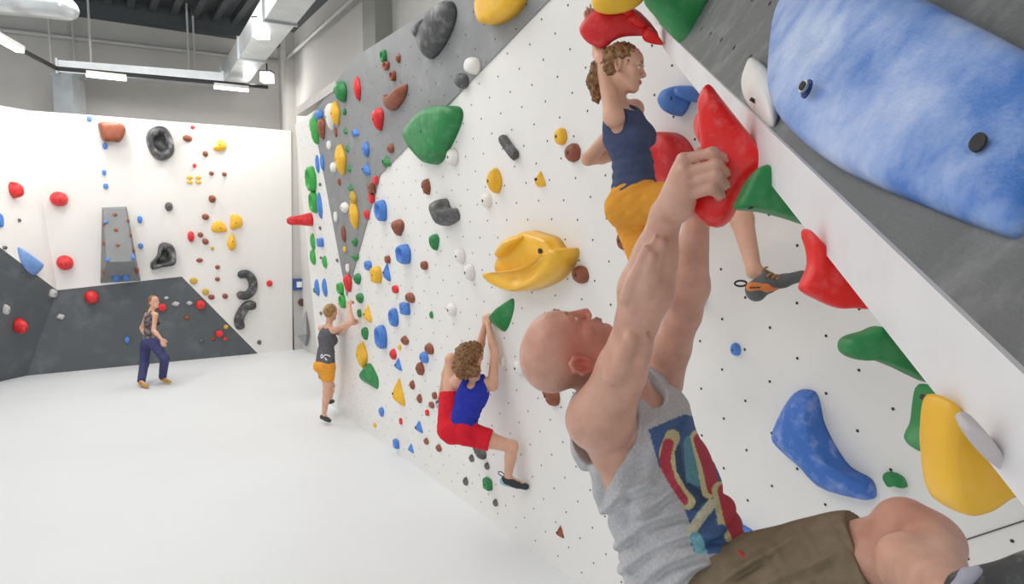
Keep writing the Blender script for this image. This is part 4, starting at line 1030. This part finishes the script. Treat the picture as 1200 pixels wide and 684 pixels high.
    nt.links.new(tc.outputs['Object'], no.inputs['Vector']); nt.links.new(no.outputs['Fac'], mp.inputs['Value']); nt.links.new(vc.outputs['Color'], mx.inputs[1]); nt.links.new(mp.outputs['Result'], mx.inputs[2]); nt.links.new(mx.outputs[0], b.inputs['Base Color'])
    sh = sdf_obj('tank_top', S, .0032, ms, root, folds, paint); sh['label'] = 'grey marled tank top with blue and red chest print'
    # ---- shorts
    K = Body(); M_SH = mat('brown_cotton', srgb(134, 119, 98), .9, .10, 30, bump=.25, bscale=400, spec=.15)
    K.cap(pel - spn * .005, pel + spn * .08, .160, .165, .03, 'add', side, .84)
    K.cap(hR + cb(-.03, 0, 0), P(1019, 650, 1.43), .115, .098, .04, cut=True)
    K.cap(hL, hL.lerp(kL, .8), .115, .098, .04, cut=True)
    def fold2(X):
        cr = creases(X, [[(860, 668), (900, 648), (930, 628)], [(880, 690), (930, 668), (975, 650)], [(905, 640), (915, 660), (912, 684)], [(940, 622), (955, 650), (950, 690)], [(985, 610), (1000, 640), (1010, 690)], [(840, 684), (870, 664), (890, 650)]], .008, 5, 10)
        t = (X - A3(hR)) @ A3(nrm(kR - hR)); u = (X - A3(hR)) @ A3(UPV)
        return cr - .006 * (np.abs(np.sin(t * 38 + 2.5 * np.sin(u * 19) + u * 20)) - .5) * np.exp(-((t - .02) / .13) ** 2) - .003 * np.sin(X[:, 2] * 60 + 3 * np.sin(X[:, 0] * 25))
    so = sdf_obj('shorts', K, H, M_SH, root, fold2)
    R = Body(); R.chain([P(866, 646, 1.53), P(872, 652, 1.52), P(874, 660, 1.52)], [.004] * 3, .004); sdf_obj('drawstring', R, .003, mat('red_cord', srgb(200, 50, 50), .7), root)
    # ---- shoes
    M_SHOE = mat('dark_shoe_rubber', srgb(62, 64, 66), .6, .15, 20, chalk=.3, cscale=25)
    sh_ = Body(); sh_.cap(P(1150, 712, .99), P(1235, 690, .96), .055, .050, .03); sh_.cap(P(1235, 690, .96), P(1320, 700, .93), .048, .036, .03); sh_.cap(P(1138, 728, 1.0), P(1300, 730, .95), .04, .036, .03)
    s1 = sdf_obj('climbing_shoe', sh_, .005, M_SHOE, root)
    tb = Body(); tb.cap(P(1118, 690, .975), P(1134, 674, .965), .008, .009, .01); tb.cap(P(1134, 674, .965), P(1146, 668, .96), .009, .007, .01); sdf_obj('pull_tab', tb, .004, mat('lilac_tab', srgb(172, 170, 186), .7), s1)
    sl = Body(); sl.cap(aL, P(1060, 850, 1.36), .05, .05, .03); sl.cap(P(1060, 850, 1.36), P(1140, 850, 1.28), .048, .036, .03); sdf_obj('climbing_shoe', sl, .006, M_SHOE, root)
man()
# ================================================================== the four other climbers
def hair_mat(name, c1, c2):
    return mat(name, c1, .6, .25, 45, bump=.5, bscale=70, rgb2=c2, spec=.4)
def curls(amp, wl):
    k = 2 * np.pi / wl
    return lambda X: -amp * (np.sin(X[:, 0] * k + 2 * np.sin(X[:, 2] * k * .6)) * np.sin(X[:, 2] * k + 1.5 * np.sin(X[:, 1] * k * .7)) + .5 * np.sin(X[:, 1] * k * 1.3 + X[:, 2] * k))
def woman(J, label, h, cloth, hair, shoes, skin, s=1.0, hi=True, eyes=True):
    root = empty('person', J['root']); setp(root, label, 'person')
    B = Body()
    L, ax = head(B, J['head'], J['fw'], J['up'], .97 * s, hi, .92)
    if hi: lids(B, L, .97 * s)
    side = nrm(J['sL'] - J['sR']); spn = nrm(J['pel'] - J['nk']); fr = nrm(side.cross(spn))
    if fr.dot(J['fr']) < 0: fr = -fr
    nk, ch, ws, pe = J['nk'], J['ch'], J['ws'], J['pel']
    B.cap(L(0, -.022, -.055), nk, .046 * s, .050 * s, .025)
    for q in ('sL', 'sR'): B.cap(nk, J[q], .042 * s, .040 * s, .025)
    B.cap(ch - spn * .04, ch + spn * .03, .130 * s, .125 * s, .03, 'add', side, .72); B.cap(ch, ws, .122 * s, .108 * s, .03, 'add', side, .74); B.cap(ws, pe, .108 * s, .140 * s, .03, 'add', side, .78)
    for q in (-1, 1): B.ell(ch + side * (q * .062 * s) + fr * .075 * s + spn * .03, (.055 * s, .045 * s, .055 * s), (side, fr, spn), .03)
    for a, b, c, d in (('sR', 'eR', 'wR', 'hR'), ('sL', 'eL', 'wL', 'hL')):
        S_, E_, W_ = J[a], J[b], J[c]
        B.ell(S_, (.05 * s,) * 3, None, .025); B.cap(S_, E_, .046 * s, .036 * s, .02)
        B.cap(E_, E_.lerp(W_, .3), .037 * s, .040 * s, .015); B.cap(E_.lerp(W_, .3), W_, .040 * s, .024 * s, .015)
        t, bk, th, cu = J[d]; hand(B, W_, t, bk, th, .92 * s, cu, h=h)
    for hp, kn, an, to in (('pR', 'kR', 'aR', 'tR'), ('pL', 'kL', 'aL', 'tL')):
        Hh, K_, A_, T_ = J[hp], J[kn], J[an], J[to]
        B.cap(Hh, Hh.lerp(K_, .45), .085 * s, .072 * s, .03); B.cap(Hh.lerp(K_, .45), K_, .072 * s, .052 * s, .03); B.ell(K_, (.054 * s,) * 3, None, .02)
        ml = K_.lerp(A_, .35); B.cap(K_, ml, .050 * s, .051 * s, .02); B.cap(ml, A_, .051 * s, .031 * s, .02); B.cap(A_, T_, .032 * s, .026 * s, .02)
    for q in (-1, 1): B.ell(pe + side * (q * .06 * s) - fr * .06 * s + spn * .03, (.075 * s, .07 * s, .08 * s), (side, fr, spn), .03)
    sdf_obj('body', B, h, skin, root)
    if eyes:
        for q in (1, -1): eye(root, L, .97 * s, ax, q)
        Lp = Body(); Lp.chain([L(-.021, .084, -.067), L(-.008, .0945, -.064), L(.008, .0945, -.064), L(.021, .084, -.067)], [.003, .0058, .0058, .003], .004); Lp.chain([L(-.018, .084, -.070), L(0, .093, -.074), L(.018, .084, -.070)], [.003, .0062, .003], .004)
        sdf_obj('lips', Lp, .004, mat('lip_red', srgb(190, 104, 98), .45, .05), root)
        Ld = Body()
        for q in (1, -1): Ld.ell(L(q * .032, .081, .006), (.0165, .0150, .0085), ax, .003)
        sdf_obj('eyelids', Ld, .0035, mat('lid_skin', srgb(196, 142, 120), .5, .04), root)
        Eb = Body()
        for q in (1, -1): Eb.chain([L(q * .014, .094, .022), L(q * .032, .092, .029), L(q * .048, .078, .022)], [.004, .0045, .003], .004)
        sdf_obj('eyebrows', Eb, .004, mat('brow_brown', srgb(120, 85, 60), .7, .1), root)
    # ---- top
    T = Body(); g = .009 if h < .008 else .012
    T.cap(ch - spn * .05, ch + spn * .03, (.134 * s + g), (.128 * s + g), .03, 'add', side, .74); T.cap(ch, ws, .124 * s + g, .112 * s + g, .03, 'add', side, .76); T.cap(ws, pe, .112 * s + g, .142 * s + g, .03, 'add', side, .80)
    for q in (-1, 1):
        T.ell(ch + side * (q * .062 * s) + fr * .078 * s + spn * .03, (.055 * s + g, .045 * s + g, .055 * s + g), (side, fr, spn), .03)
        T.cap(nk + side * (q * .068 * s) - fr * .012, ch + side * (q * .075 * s) + fr * .06, .026 * s, .04, .02); T.cap(nk + side * (q * .068 * s) - fr * .012, ch + side * (q * .075 * s) - fr * .06, .026 * s, .04, .02)
        if cloth.get('loose'): T.cap(ws + side * (q * .05), pe + spn * .06 + side * (q * .06), .09, .11, .04)
    for q, S_, E_ in ((1, J['sL'], J['eL']), (-1, J['sR'], J['eR'])):
        T.cap(S_ + side * (q * .06), S_ + spn * .035 + side * (q * .025), .072 * s, .062 * s, .01, 'sub'); T.cap(S_, E_, .060 * s, .045 * s, .01, 'sub')
    T.cap(J['head'], nk, .085 * s, .062 * s, .01, 'sub'); T.cap(nk - spn * .06 + fr * .03, nk + fr * .06 + spn * .02, .065 * s, .056 * s, .01, 'sub')
    if cloth.get('back'): T.cap(nk - fr * .1, nk - fr * .06 + spn * cloth['back'], .05, .035, .01, 'sub')
    T.plane(pe + spn * cloth.get('hem', .0), spn)
    kk = 2 * np.pi / .045
    def fd(X):
        t = (X - A3(ws)) @ A3(spn); u = (X - A3(ws)) @ A3(side)
        return -.0035 * np.sin(t * kk + 2 * np.sin(u * 16) + u * 14) * np.exp(-(t / .13) ** 2)
    sdf_obj('tank_top', T, h, cloth['top'], root, fd)
    # ---- shorts or trousers
    K = Body(); g2 = cloth.get('g2', .014)
    K.cap(ws.lerp(pe, .45), pe, .128 * s, .142 * s + g2, .03, 'add', side, .80)
    for q in (-1, 1): K.ell(pe + side * (q * .06 * s) - fr * .06 * s + spn * .03, (.075 * s + g2, .07 * s + g2 * .7, .08 * s + g2), (side, fr, spn), .03)
    if cloth.get('long'):
        for hp, kn, an in (('pR', 'kR', 'aR'), ('pL', 'kL', 'aL')):
            K.cap(J[hp], J[kn], .098 * s, .078 * s, .03); K.cap(J[kn], J[an], .078 * s, .066 * s, .03, cut=True)
    else:
        fa = cloth.get('leg', .55)
        for hp, kn in (('pR', 'kR'), ('pL', 'kL')):
            K.cap(J[hp], J[hp].lerp(J[kn], fa), .098 * s + g2 * .4, .080 * s + g2, .03, cut=True)
    def fd2(X): return -.004 * (np.abs(np.sin((X @ A3(spn)) * 55 + 2.5 * np.sin((X @ A3(side)) * 25) + (X @ A3(fr)) * 30)) - .5)
    sdf_obj('trousers' if cloth.get('long') else 'shorts', K, h, cloth['bottom'], root, fd2)
    # ---- hair
    Hr = Body(); hair[0](Hr, L, ax, J)
    # bare face is carved out of the cap of hair
    sdf_obj('hair', Hr, h, hair[1], root, curls(*hair[2]))
    # ---- shoes
    for an, to in (('aR', 'tR'), ('aL', 'tL')):
        A_, T_ = J[an], J[to]; d = nrm(T_ - A_); hl = A_ - d * .03 - J.get('sole', Z) * .035
        if an == 'aR' and 'shoeR' in J: edge_shoe(root, shoes); continue
        S_ = Body(); S_.cap(hl, T_, .038 * s, .030 * s, .02); S_.cap(A_ - J.get('sole', Z) * .01, hl.lerp(T_, .6), .040 * s, .034 * s, .02)
        so = sdf_obj('climbing_shoe', S_, h * .9, shoes[0], root)
        if len(shoes) > 1:
            R_ = Body(); R_.cap(hl - J.get('sole', Z) * .008 - d * .008, hl.lerp(T_, .45) - J.get('sole', Z) * .008, .037 * s, .033 * s, .02); R_.plane(hl.lerp(T_, .40), d)
            sdf_obj('heel_rand', R_, h * .9, shoes[1], so)
            lo_ = [hl - d * .03 + J.get('sole', Z) * .045 + (d * math.cos(a) + J.get('sole', Z) * math.sin(a) * .6) * -.03 for a in np.linspace(0, 2 * math.pi, 11)]
            thing_mesh('pull_loop', tube_v(lo_, .0045, 6), M_BLACK, so, True)
            if len(shoes) > 2:
                for q in (.35, .5, .65):
                    c = A_.lerp(T_, q) + J.get('sole', Z) * .022; sv = nrm(d.cross(J.get('sole', Z)))
                    thing_mesh('lace', tube_v([c - sv * .035 - J.get('sole', Z) * .01, c + J.get('sole', Z) * .012, c + sv * .035 - J.get('sole', Z) * .01], .0045, 6), shoes[2], so, True)
    return root, L, ax
def edge_shoe(root, shoes):
    d = 2.90; S_ = Body()
    S_.cap(P(888, 339, d), P(900, 335, d), .034, .032, .02); S_.cap(P(897, 333, d), P(918, 329, d - .01), .032, .026, .02); S_.cap(P(918, 329, d - .01), P(940, 323, d - .02), .027, .024, .02)
    S_.cap(P(881, 338, d), P(893, 331, d), .028, .030, .02); S_.ell(P(886, 344, d), (.038, .036, .034), None, .02); S_.cap(P(897, 320, d), P(905, 328, d), .016, .024, .015)
    so = sdf_obj('climbing_shoe', S_, .006, shoes[0], root)
    R_ = Body(); R_.cap(P(880, 336, d - .022), P(897, 337, d - .024), .021, .020, .01); R_.cap(P(897, 337, d - .024), P(911, 338, d - .020), .020, .008, .01)
    rd_ = sdf_obj('heel_rand', R_, .0055, shoes[1], so); rd_['label'] = 'orange heel rand'
    thing_mesh('rand_print', tube_v([P(878, 337, d - .044), P(891, 336.6, d - .046)], .0025, 5), M_BLACK, so)
    c = P(868, 332, d); thing_mesh('pull_loop', tube_v([c + cb(.026 * math.cos(a), .012 * math.sin(a), 0) for a in np.linspace(0, 2 * math.pi, 13)], .0045, 6), M_BLACK, so, True)
    for x, y in ((896, 314), (902, 321), (908, 323), (913, 324)):
        thing_mesh('lace', tube_v([P(x - 3, y + 3, d - .035), P(x, y, d - .02), P(x + 3, y - 1, d + .01)], .005, 6), shoes[2], so, True)
def hair_back(Bh, L, ax, J, pts, rr, front=.045):
    Bh.ell(L(0, -.020, .045), (.081, .098, .088), ax, .02); Bh.ell(L(0, -.055, .0), (.072, .055, .075), ax, .02)
    Bh.ell(L(0, .100, -.03), (.10, .075, .085), ax, .012, 'sub')
    for q in (-1, 1): Bh.ell(L(q * .085, .010, -.03), (.03, .045, .045), ax, .01, 'sub')
    if pts: Bh.chain(pts, rr, .02)
BROWN = hair_mat('hair_brown', srgb(112, 78, 50), srgb(168, 124, 82)); BLOND = hair_mat('hair_dark_blond', srgb(150, 110, 66), srgb(200, 160, 108)); LIGHTB = hair_mat('hair_light_brown', srgb(128, 88, 58), srgb(165, 122, 86))
grip = (.9, 1.1, .9)
# ---- navy top, orange shorts, beside the overhang
J = dict(root=P(745, 300, 3.4), head=P(731, 81, 3.38), fw=cb(.93, -.18, -.32), up=cb(.14, .98, 0.02), nk=P(722, 121, 3.44), sR=P(719, 136, 3.33), sL=P(743, 128, 3.60), fr=cb(.9, .1, -.3),
         ch=P(734, 158, 3.46), ws=P(742, 195, 3.44), pel=P(744, 234, 3.43), eR=P(706, 70, 3.42), wR=P(698, 42, 3.64), eL=P(689, 186, 3.72), wL=P(742, 178, 3.90),
         hR=(cb(-.30, .95, -.02), cb(-.3, .0, .9), cb(.9, .3, .2), (.1, .25, .25)), hL=(cb(.6, -.1, .7), cb(-.4, .8, .2), cb(.2, .8, -.3), (.4, .6, .5)),
         pR=P(752, 240, 3.37), kR=P(862, 226, 3.14), aR=P(884, 318, 2.96), tR=P(914, 331, 2.91), shoeR=1, pL=P(740, 250, 3.52), kL=P(772, 338, 3.40), aL=P(762, 405, 3.66), tL=P(790, 418, 3.75))
woman(J, 'person in navy tank top and orange shorts climbing beside the overhang', .0068, dict(top=mat('navy_jersey', srgb(74, 84, 114), .85, .10, 25, bump=.2, bscale=300, spec=.2), bottom=mat('orange_cotton', srgb(232, 160, 62), .85, .06, 25, bump=.2, bscale=300, spec=.2), hem=.02, leg=.62),
      (lambda Bh, L, ax, J: hair_back(Bh, L, ax, J, [L(0, -.10, .03), P(703, 78, 3.44), P(698, 95, 3.44), P(699, 116, 3.43)], [.035, .040, .042, .022]), BROWN, (.007, .035)),
      (mat('grey_shoe', srgb(95, 98, 98), .6, .15, 20), mat('orange_rand', srgb(232, 136, 70), .55, .05), mat('orange_lace', srgb(190, 130, 60), .7, .05)), SKIN)
# ---- blue top, red shorts, on the long white wall
J = dict(root=P(545, 540, 5.9), head=P(555, 417, 5.86), fw=cb(.55, -.15, .8), up=cb(.10, .98, -.1), nk=P(556, 441, 5.86), sR=P(577, 451, 5.84), sL=P(535, 448, 5.88), fr=cb(.3, .1, .9),
         ch=P(553, 463, 5.86), ws=P(545, 484, 5.84), pel=P(538, 503, 5.82), eR=P(580, 413, 5.90), wR=P(572, 380, 5.95), eL=P(561, 412, 6.05), wL=P(568, 381, 6.0),
         hR=(cb(.05, .9, .3), cb(-.3, .2, -.9), cb(-.9, .1, .2), grip), hL=(cb(.15, .9, .2), cb(-.4, .2, -.9), cb(.9, .1, .2), grip),
         pR=P(548, 508, 5.82), kR=P(600, 523, 5.78), aR=P(595, 560, 5.84), tR=P(616, 570, 5.84), pL=P(526, 503, 5.84), kL=P(529, 421, 6.02), aL=P(516, 470, 6.25), tL=P(520, 474, 6.45))
woman(J, 'person in royal blue top and red shorts climbing the long white wall', .0105, dict(top=mat('royal_blue_jersey', srgb(46, 58, 168), .8, .12, 20, spec=.2), bottom=mat('red_cotton', srgb(218, 36, 52), .8, .08, 20, spec=.2), hem=.015, leg=.52, back=.08),
      (lambda Bh, L, ax, J: (hair_back(Bh, L, ax, J, None, None), Bh.chain([L(0, -.06, .03), P(546, 415, 5.79), P(541, 430, 5.78), P(543, 439, 5.77)], [.085, .090, .075, .045], .03), Bh.ell(P(553, 434, 5.77), (.075, .06, .06), None, .03)), BROWN, (.011, .055)),
      (mat('black_shoe', srgb(52, 54, 58), .6, .1, 20), mat('pale_blue_strap', srgb(150, 196, 215), .6, .05)), SKIN, eyes=False)
# ---- grey top, orange shorts, standing at the far end of the right wall
def onw(px, py, off): b, nn = hit(px, py); return pray(px, py, b + nn * off, nn)
def fl(px, py, dz=0): p = zray(px, py, 0); p.z = dz; return p
J = dict(root=fl(381, 494), head=P(388, 366, 9.75), fw=cb(.45, .05, .9), up=cb(.04, 1, -.05), nk=P(385, 383, 9.75), sR=P(391, 387, 9.62), sL=P(377, 385, 9.85), fr=cb(.4, 0, .9),
         ch=P(383, 396, 9.75), ws=P(382, 412, 9.75), pel=P(381, 427, 9.75), eR=onw(412, 377, .22), wR=onw(409.5, 360, .15), eL=P(398, 390, 9.8), wL=onw(410, 380, .14),
         hR=(cb(.0, .9, .3), cb(-.3, .2, -.9), cb(-.9, .1, .2), grip), hL=(cb(.5, .7, .3), cb(-.3, .2, -.9), cb(.6, .5, .2), grip),
         pR=P(385, 430, 9.70), kR=P(383, 459, 9.72), aR=P(379.5, 487, 9.76), tR=P(386, 492.5, 9.74), pL=P(378, 430, 9.82), kL=P(388, 452, 9.98), aL=P(386.5, 468, 10.25), tL=P(390, 470, 10.4))
w2, _, _ = woman(J, 'person in dark grey tank top and orange shorts reaching up the far wall end', .013, dict(top=mat('charcoal_jersey', srgb(98, 98, 104), .85, .10, 12, spec=.2), bottom=mat('orange_cotton', srgb(232, 160, 62), .85), hem=.09, leg=.55, loose=True),
      (lambda Bh, L, ax, J: (hair_back(Bh, L, ax, J, None, None), Bh.ell(L(0, -.10, .02), (.055, .045, .055), ax, .02)), BLOND, (.006, .05)),
      (mat('dark_shoe', srgb(60, 64, 60), .6, .1, 20),), SKIN, hi=False, eyes=False)
tt = [c for c in w2.children if c.name.startswith('tank_top')][0]
tb = BVHTree.FromPolygons([tuple(v.co + w2.location) for v in tt.data.vertices], [tuple(p.vertices) for p in tt.data.polygons])
for st in ([(376, 417), (377.5, 415), (379, 418), (381, 415.5), (384, 416), (387, 417.5)], [(381, 419), (382, 421), (383, 422)], [(376, 418.5), (379, 419)]):
    pl = []
    for q in st:
        loc, nn, _, _ = tb.ray_cast(CAM, ray(*q).normalized())
        if loc is not None: pl.append(loc)
    if len(pl) > 1: thing_mesh('back_print', tube_v(pl, .011, 5), mat('white_print', srgb(235, 235, 235), .7), tt if False else w2)
# ---- patterned top, navy trousers, walking along the back wall
J = dict(root=fl(180, 452), head=P(180.5, 354, 12.3), fw=cb(.85, .25, -.45), up=cb(-.15, 1, .05), nk=P(177, 365, 12.3), sR=P(182, 369, 12.17), sL=P(173, 369, 12.45), fr=cb(.8, 0, -.5),
         ch=P(177, 376, 12.3), ws=P(176, 388, 12.3), pel=P(176, 400, 12.3), eR=P(180, 387, 12.08), wR=P(189, 397, 12.0), eL=P(166, 384, 12.5), wL=P(172, 396, 12.45),
         hR=(cb(.4, -.8, -.2), cb(.2, .1, -.9), cb(.9, .1, 0), (.3, .5, .4)), hL=(cb(.4, -.8, -.1), cb(-.8, 0, .2), cb(.2, .1, -.9), (.3, .5, .4)),
         pR=P(181, 403, 12.2), kR=P(193, 420, 12.05), aR=zray(190.5, 442, .10), tR=zray(199, 447.5, .045), pL=P(171, 403, 12.4), kL=P(169, 426, 12.4), aL=zray(165.5, 447, .10), tL=zray(173, 452.5, .045))
w1, _, _ = woman(J, 'person in dark patterned top and navy trousers walking before the back wall', .015, dict(top=mat('patterned_jersey', srgb(58, 56, 62), .85, .2, 14, rgb2=srgb(150, 140, 140), spec=.2), bottom=mat('navy_cotton', srgb(70, 72, 112), .85, .1, 8, spec=.2), hem=.03, long=True),
      (lambda Bh, L, ax, J: hair_back(Bh, L, ax, J, [L(0, -.09, .03), L(0, -.12, -.02), L(0, -.11, -.07)], [.04, .04, .02]), LIGHTB, (.006, .05)),
      (mat('yellow_red_shoe', srgb(205, 190, 70), .6, .1, 20, rgb2=srgb(200, 90, 60)),), SKIN, hi=False, eyes=False)
# ================================================================== ducts, pipes and lamps under the ceiling
def duct(name, label, pts, w, h, m=M_ZINC):
    root = empty(name, pts[0]); setp(root, label, 'air duct')
    for a, b in zip(pts[:-1], pts[1:]):
        a, b = Vector(a), Vector(b)
        thing_mesh('duct_section', beam_v(a, b, w, h), m, root)
        n = max(1, int((b - a).length / 2.2)); t = (b - a).normalized()
        for i in range(n + 1):
            c = a.lerp(b, i / n); thing_mesh('flange', beam_v(c - t * .02, c + t * .02, w + .06, h + .06), m, root)
    return root
d1a, d1b = zray(70, 80, 6.0), zray(262, 94, 6.0)
duct('air_duct', 'flat silver air duct running along the back concrete wall', [d1a, d1b], .42, .24)
v0 = P(75, 86, d1a.y / .995); 
dv = duct('air_duct', 'upright silver air duct rising behind the back wall', [Vector((d1a.x, d1a.y, 5.86)) + Vector((.10, .1, 0)), Vector((d1a.x + .10, d1a.y + .1, 4.6))], .40, .40)
e0, e1 = zray(273, 90, 6.1), zray(378, -60, 6.1)
duct('air_duct', 'large square silver air duct running under the ceiling towards the hall', [e0, e1], .46, .36)
# round-ended duct at the left
c0, c1 = zray(72, 8, 6.45), zray(-60, -4, 6.45)
rd = empty('air_duct', c0); setp(rd, 'wide rounded silver duct end hanging high above the left wall', 'air duct')
B_ = Body(); B_.cap(c0, c1, .36, .36, .02, 'add', Vector((0, 1, 0)), .55); sdf_obj('duct_body', B_, .04, M_ZINC, rd)
# suspension rods
for px, py in ((60, 74), (88, 80), (107, 74), (222, 88), (229, 92)):
    a = zray(px, py, 6.14); o = thing_mesh('suspension_rod', tube_v([a, Vector((a.x, a.y, CZ))], .022, 6), M_PIPE)
    setp(o, 'thin pale rod holding up the ducts and rails from the ceiling', 'rod', 'ceiling suspension rods')
# sprinkler pipe along both concrete walls
p0 = pray(-60, 28, B0 - BN * 1.5, BN); p1 = pray(329, 72, B0 - BN * 1.5, BN)
o = thing_mesh('wall_pipe', tube_v([p0, p1], .045, 8), M_PIPE, None, True); setp(o, 'thin pale pipe running high along the back concrete wall', 'pipe')
q0 = pray(332, 72, S1 + RN0 * -.85, RN0); q1 = pray(420, -8, S1 + RN0 * -.85, RN0)
o = thing_mesh('wall_pipe', tube_v([q0, q1], .035, 8), M_PIPE, None, True); setp(o, 'thin pale pipe running high along the right concrete wall', 'pipe')
# dark lamp rail with its tubes
r0, r1, r2 = zray(-40, 24, 5.78), zray(66, 80, 5.78), zray(314, 102, 5.78)
rl = empty('lamp_rail', r1); setp(rl, 'dark metal lamp rail hanging under the flat duct', 'lamp rail')
thing_mesh('rail', tube_v([r0, r1], .04, 6), M_BLACK, rl); thing_mesh('rail', tube_v([r1, r2], .04, 6), M_BLACK, rl)
M_LED = glow('lamp_glow', (1.0, .97, .92), 2.5)
def tube_lamp(px0, py0, px1, py1, label, z=5.66):
    a, b = zray(px0, py0, z), zray(px1, py1, z)
    r = empty('tube_lamp', a); setp(r, label, 'ceiling lamp', 'tube lamps on the rail')
    thing_mesh('housing', beam_v(a + Z * .05, b + Z * .05, .14, .06), mat('lamp_white', srgb(225, 225, 222), .4), r); thing_mesh('diffuser', beam_v(a, b, .11, .05), M_LED, r)
    l = bpy.data.lights.new('tube_light', 'AREA'); l.shape = 'RECTANGLE'; l.size = .12; l.size_y = 1.2; l.energy = 22; l.color = (1, .97, .93)
    o = bpy.data.objects.new('tube_light', l); COL.objects.link(o); o.parent = r; o.location = (a.lerp(b, .5) - a) + Vector((0, 0, -.05))
tube_lamp(101, 88, 148, 93, 'bright tube lamp on the rail above the grey volume')
tube_lamp(251, 102, 291, 106, 'bright tube lamp at the corner end of the rail')
tube_lamp(-30, 30, 24, 60, 'bright tube lamp on the rail above the left wall')
def box_lamp(px, py, d, w, h, label):
    c = P(px, py, d); r = empty('pendant_lamp', c); setp(r, label, 'pendant lamp', 'square pendant lamps by the big duct')
    thing_mesh('housing', beam_v(c + Z * (h / 2 + .03), c + Z * (h / 2), w * 1.1, w * 1.1), M_BLACK, r); thing_mesh('diffuser', beam_v(c - Z * h / 2, c + Z * h / 2, w, w), M_LED, r)
    top = Vector((c.x, c.y, CZ)); thing_mesh('cord', tube_v([c + Z * h / 2, top], .018, 6), M_BLACK, r)
    l = bpy.data.lights.new('pendant_light', 'POINT'); l.energy = 30; l.shadow_soft_size = .15; l.color = (1, .97, .93)
    o = bpy.data.objects.new('pendant_light', l); COL.objects.link(o); o.parent = r; o.location = (-.25, -.3, -.1)
box_lamp(306, 34, 10.8, .2, .28, 'square glowing pendant lamp beside the large square duct')
box_lamp(313, 91, 14.6, .22, .2, 'square glowing pendant lamp hanging low by the concrete corner')
# belay device box on the column and its dark knob
bx = pray(350, 333, cl + BN * .05, BN)
r = empty('wall_box', bx); setp(r, 'small blue and white box fixed to the grey column', 'wall box')
u = BT
thing_mesh('case', beam_v(bx - u * .12, bx + u * .12, .1, .26), mat('box_blue', srgb(60, 90, 150), .5), r)
thing_mesh('label_plate', beam_v(bx - u * .06 + BN * .055, bx + u * .06 + BN * .055, .01, .13), mat('box_white', srgb(235, 240, 245), .5), r)
thing_mesh('cable', tube_v([bx + u * .14 + Z * .16, bx + u * .14 - Z * .34], .015, 6), M_BLACK, r)
o = thing_mesh('climbing_hold', prism_v([bx + u * (.06 + .09 * math.cos(i * .524)) - Z * (.42 - .09 * math.sin(i * .524)) for i in range(12)], BN * .08), mat('knob_brown', srgb(90, 62, 52), .5)); setp(o, 'round dark brown hold under the blue box on the grey column', 'climbing hold')
# grey pyramid volume at the foot of the far wall end
ap = [(359, 362), (369, 392), (358, 406), (348, 393)]
pb = [pray(x, y, cl + BN * .35, BN) for x, y in ap]; cen = pray(359, 391, cl + BN * .75, BN)
pbk = [p - BN * .3 for p in pb]
o = thing_mesh('wall_volume', (pb + [cen], [(0, 4, 1), (1, 4, 2), (2, 4, 3), (3, 4, 0), (3, 2, 1, 0)]), mat('volume_mid_grey', srgb(160, 163, 164), .6, .05)); setp(o, 'grey pyramid volume standing out at the far end of the right wall', 'wall volume')
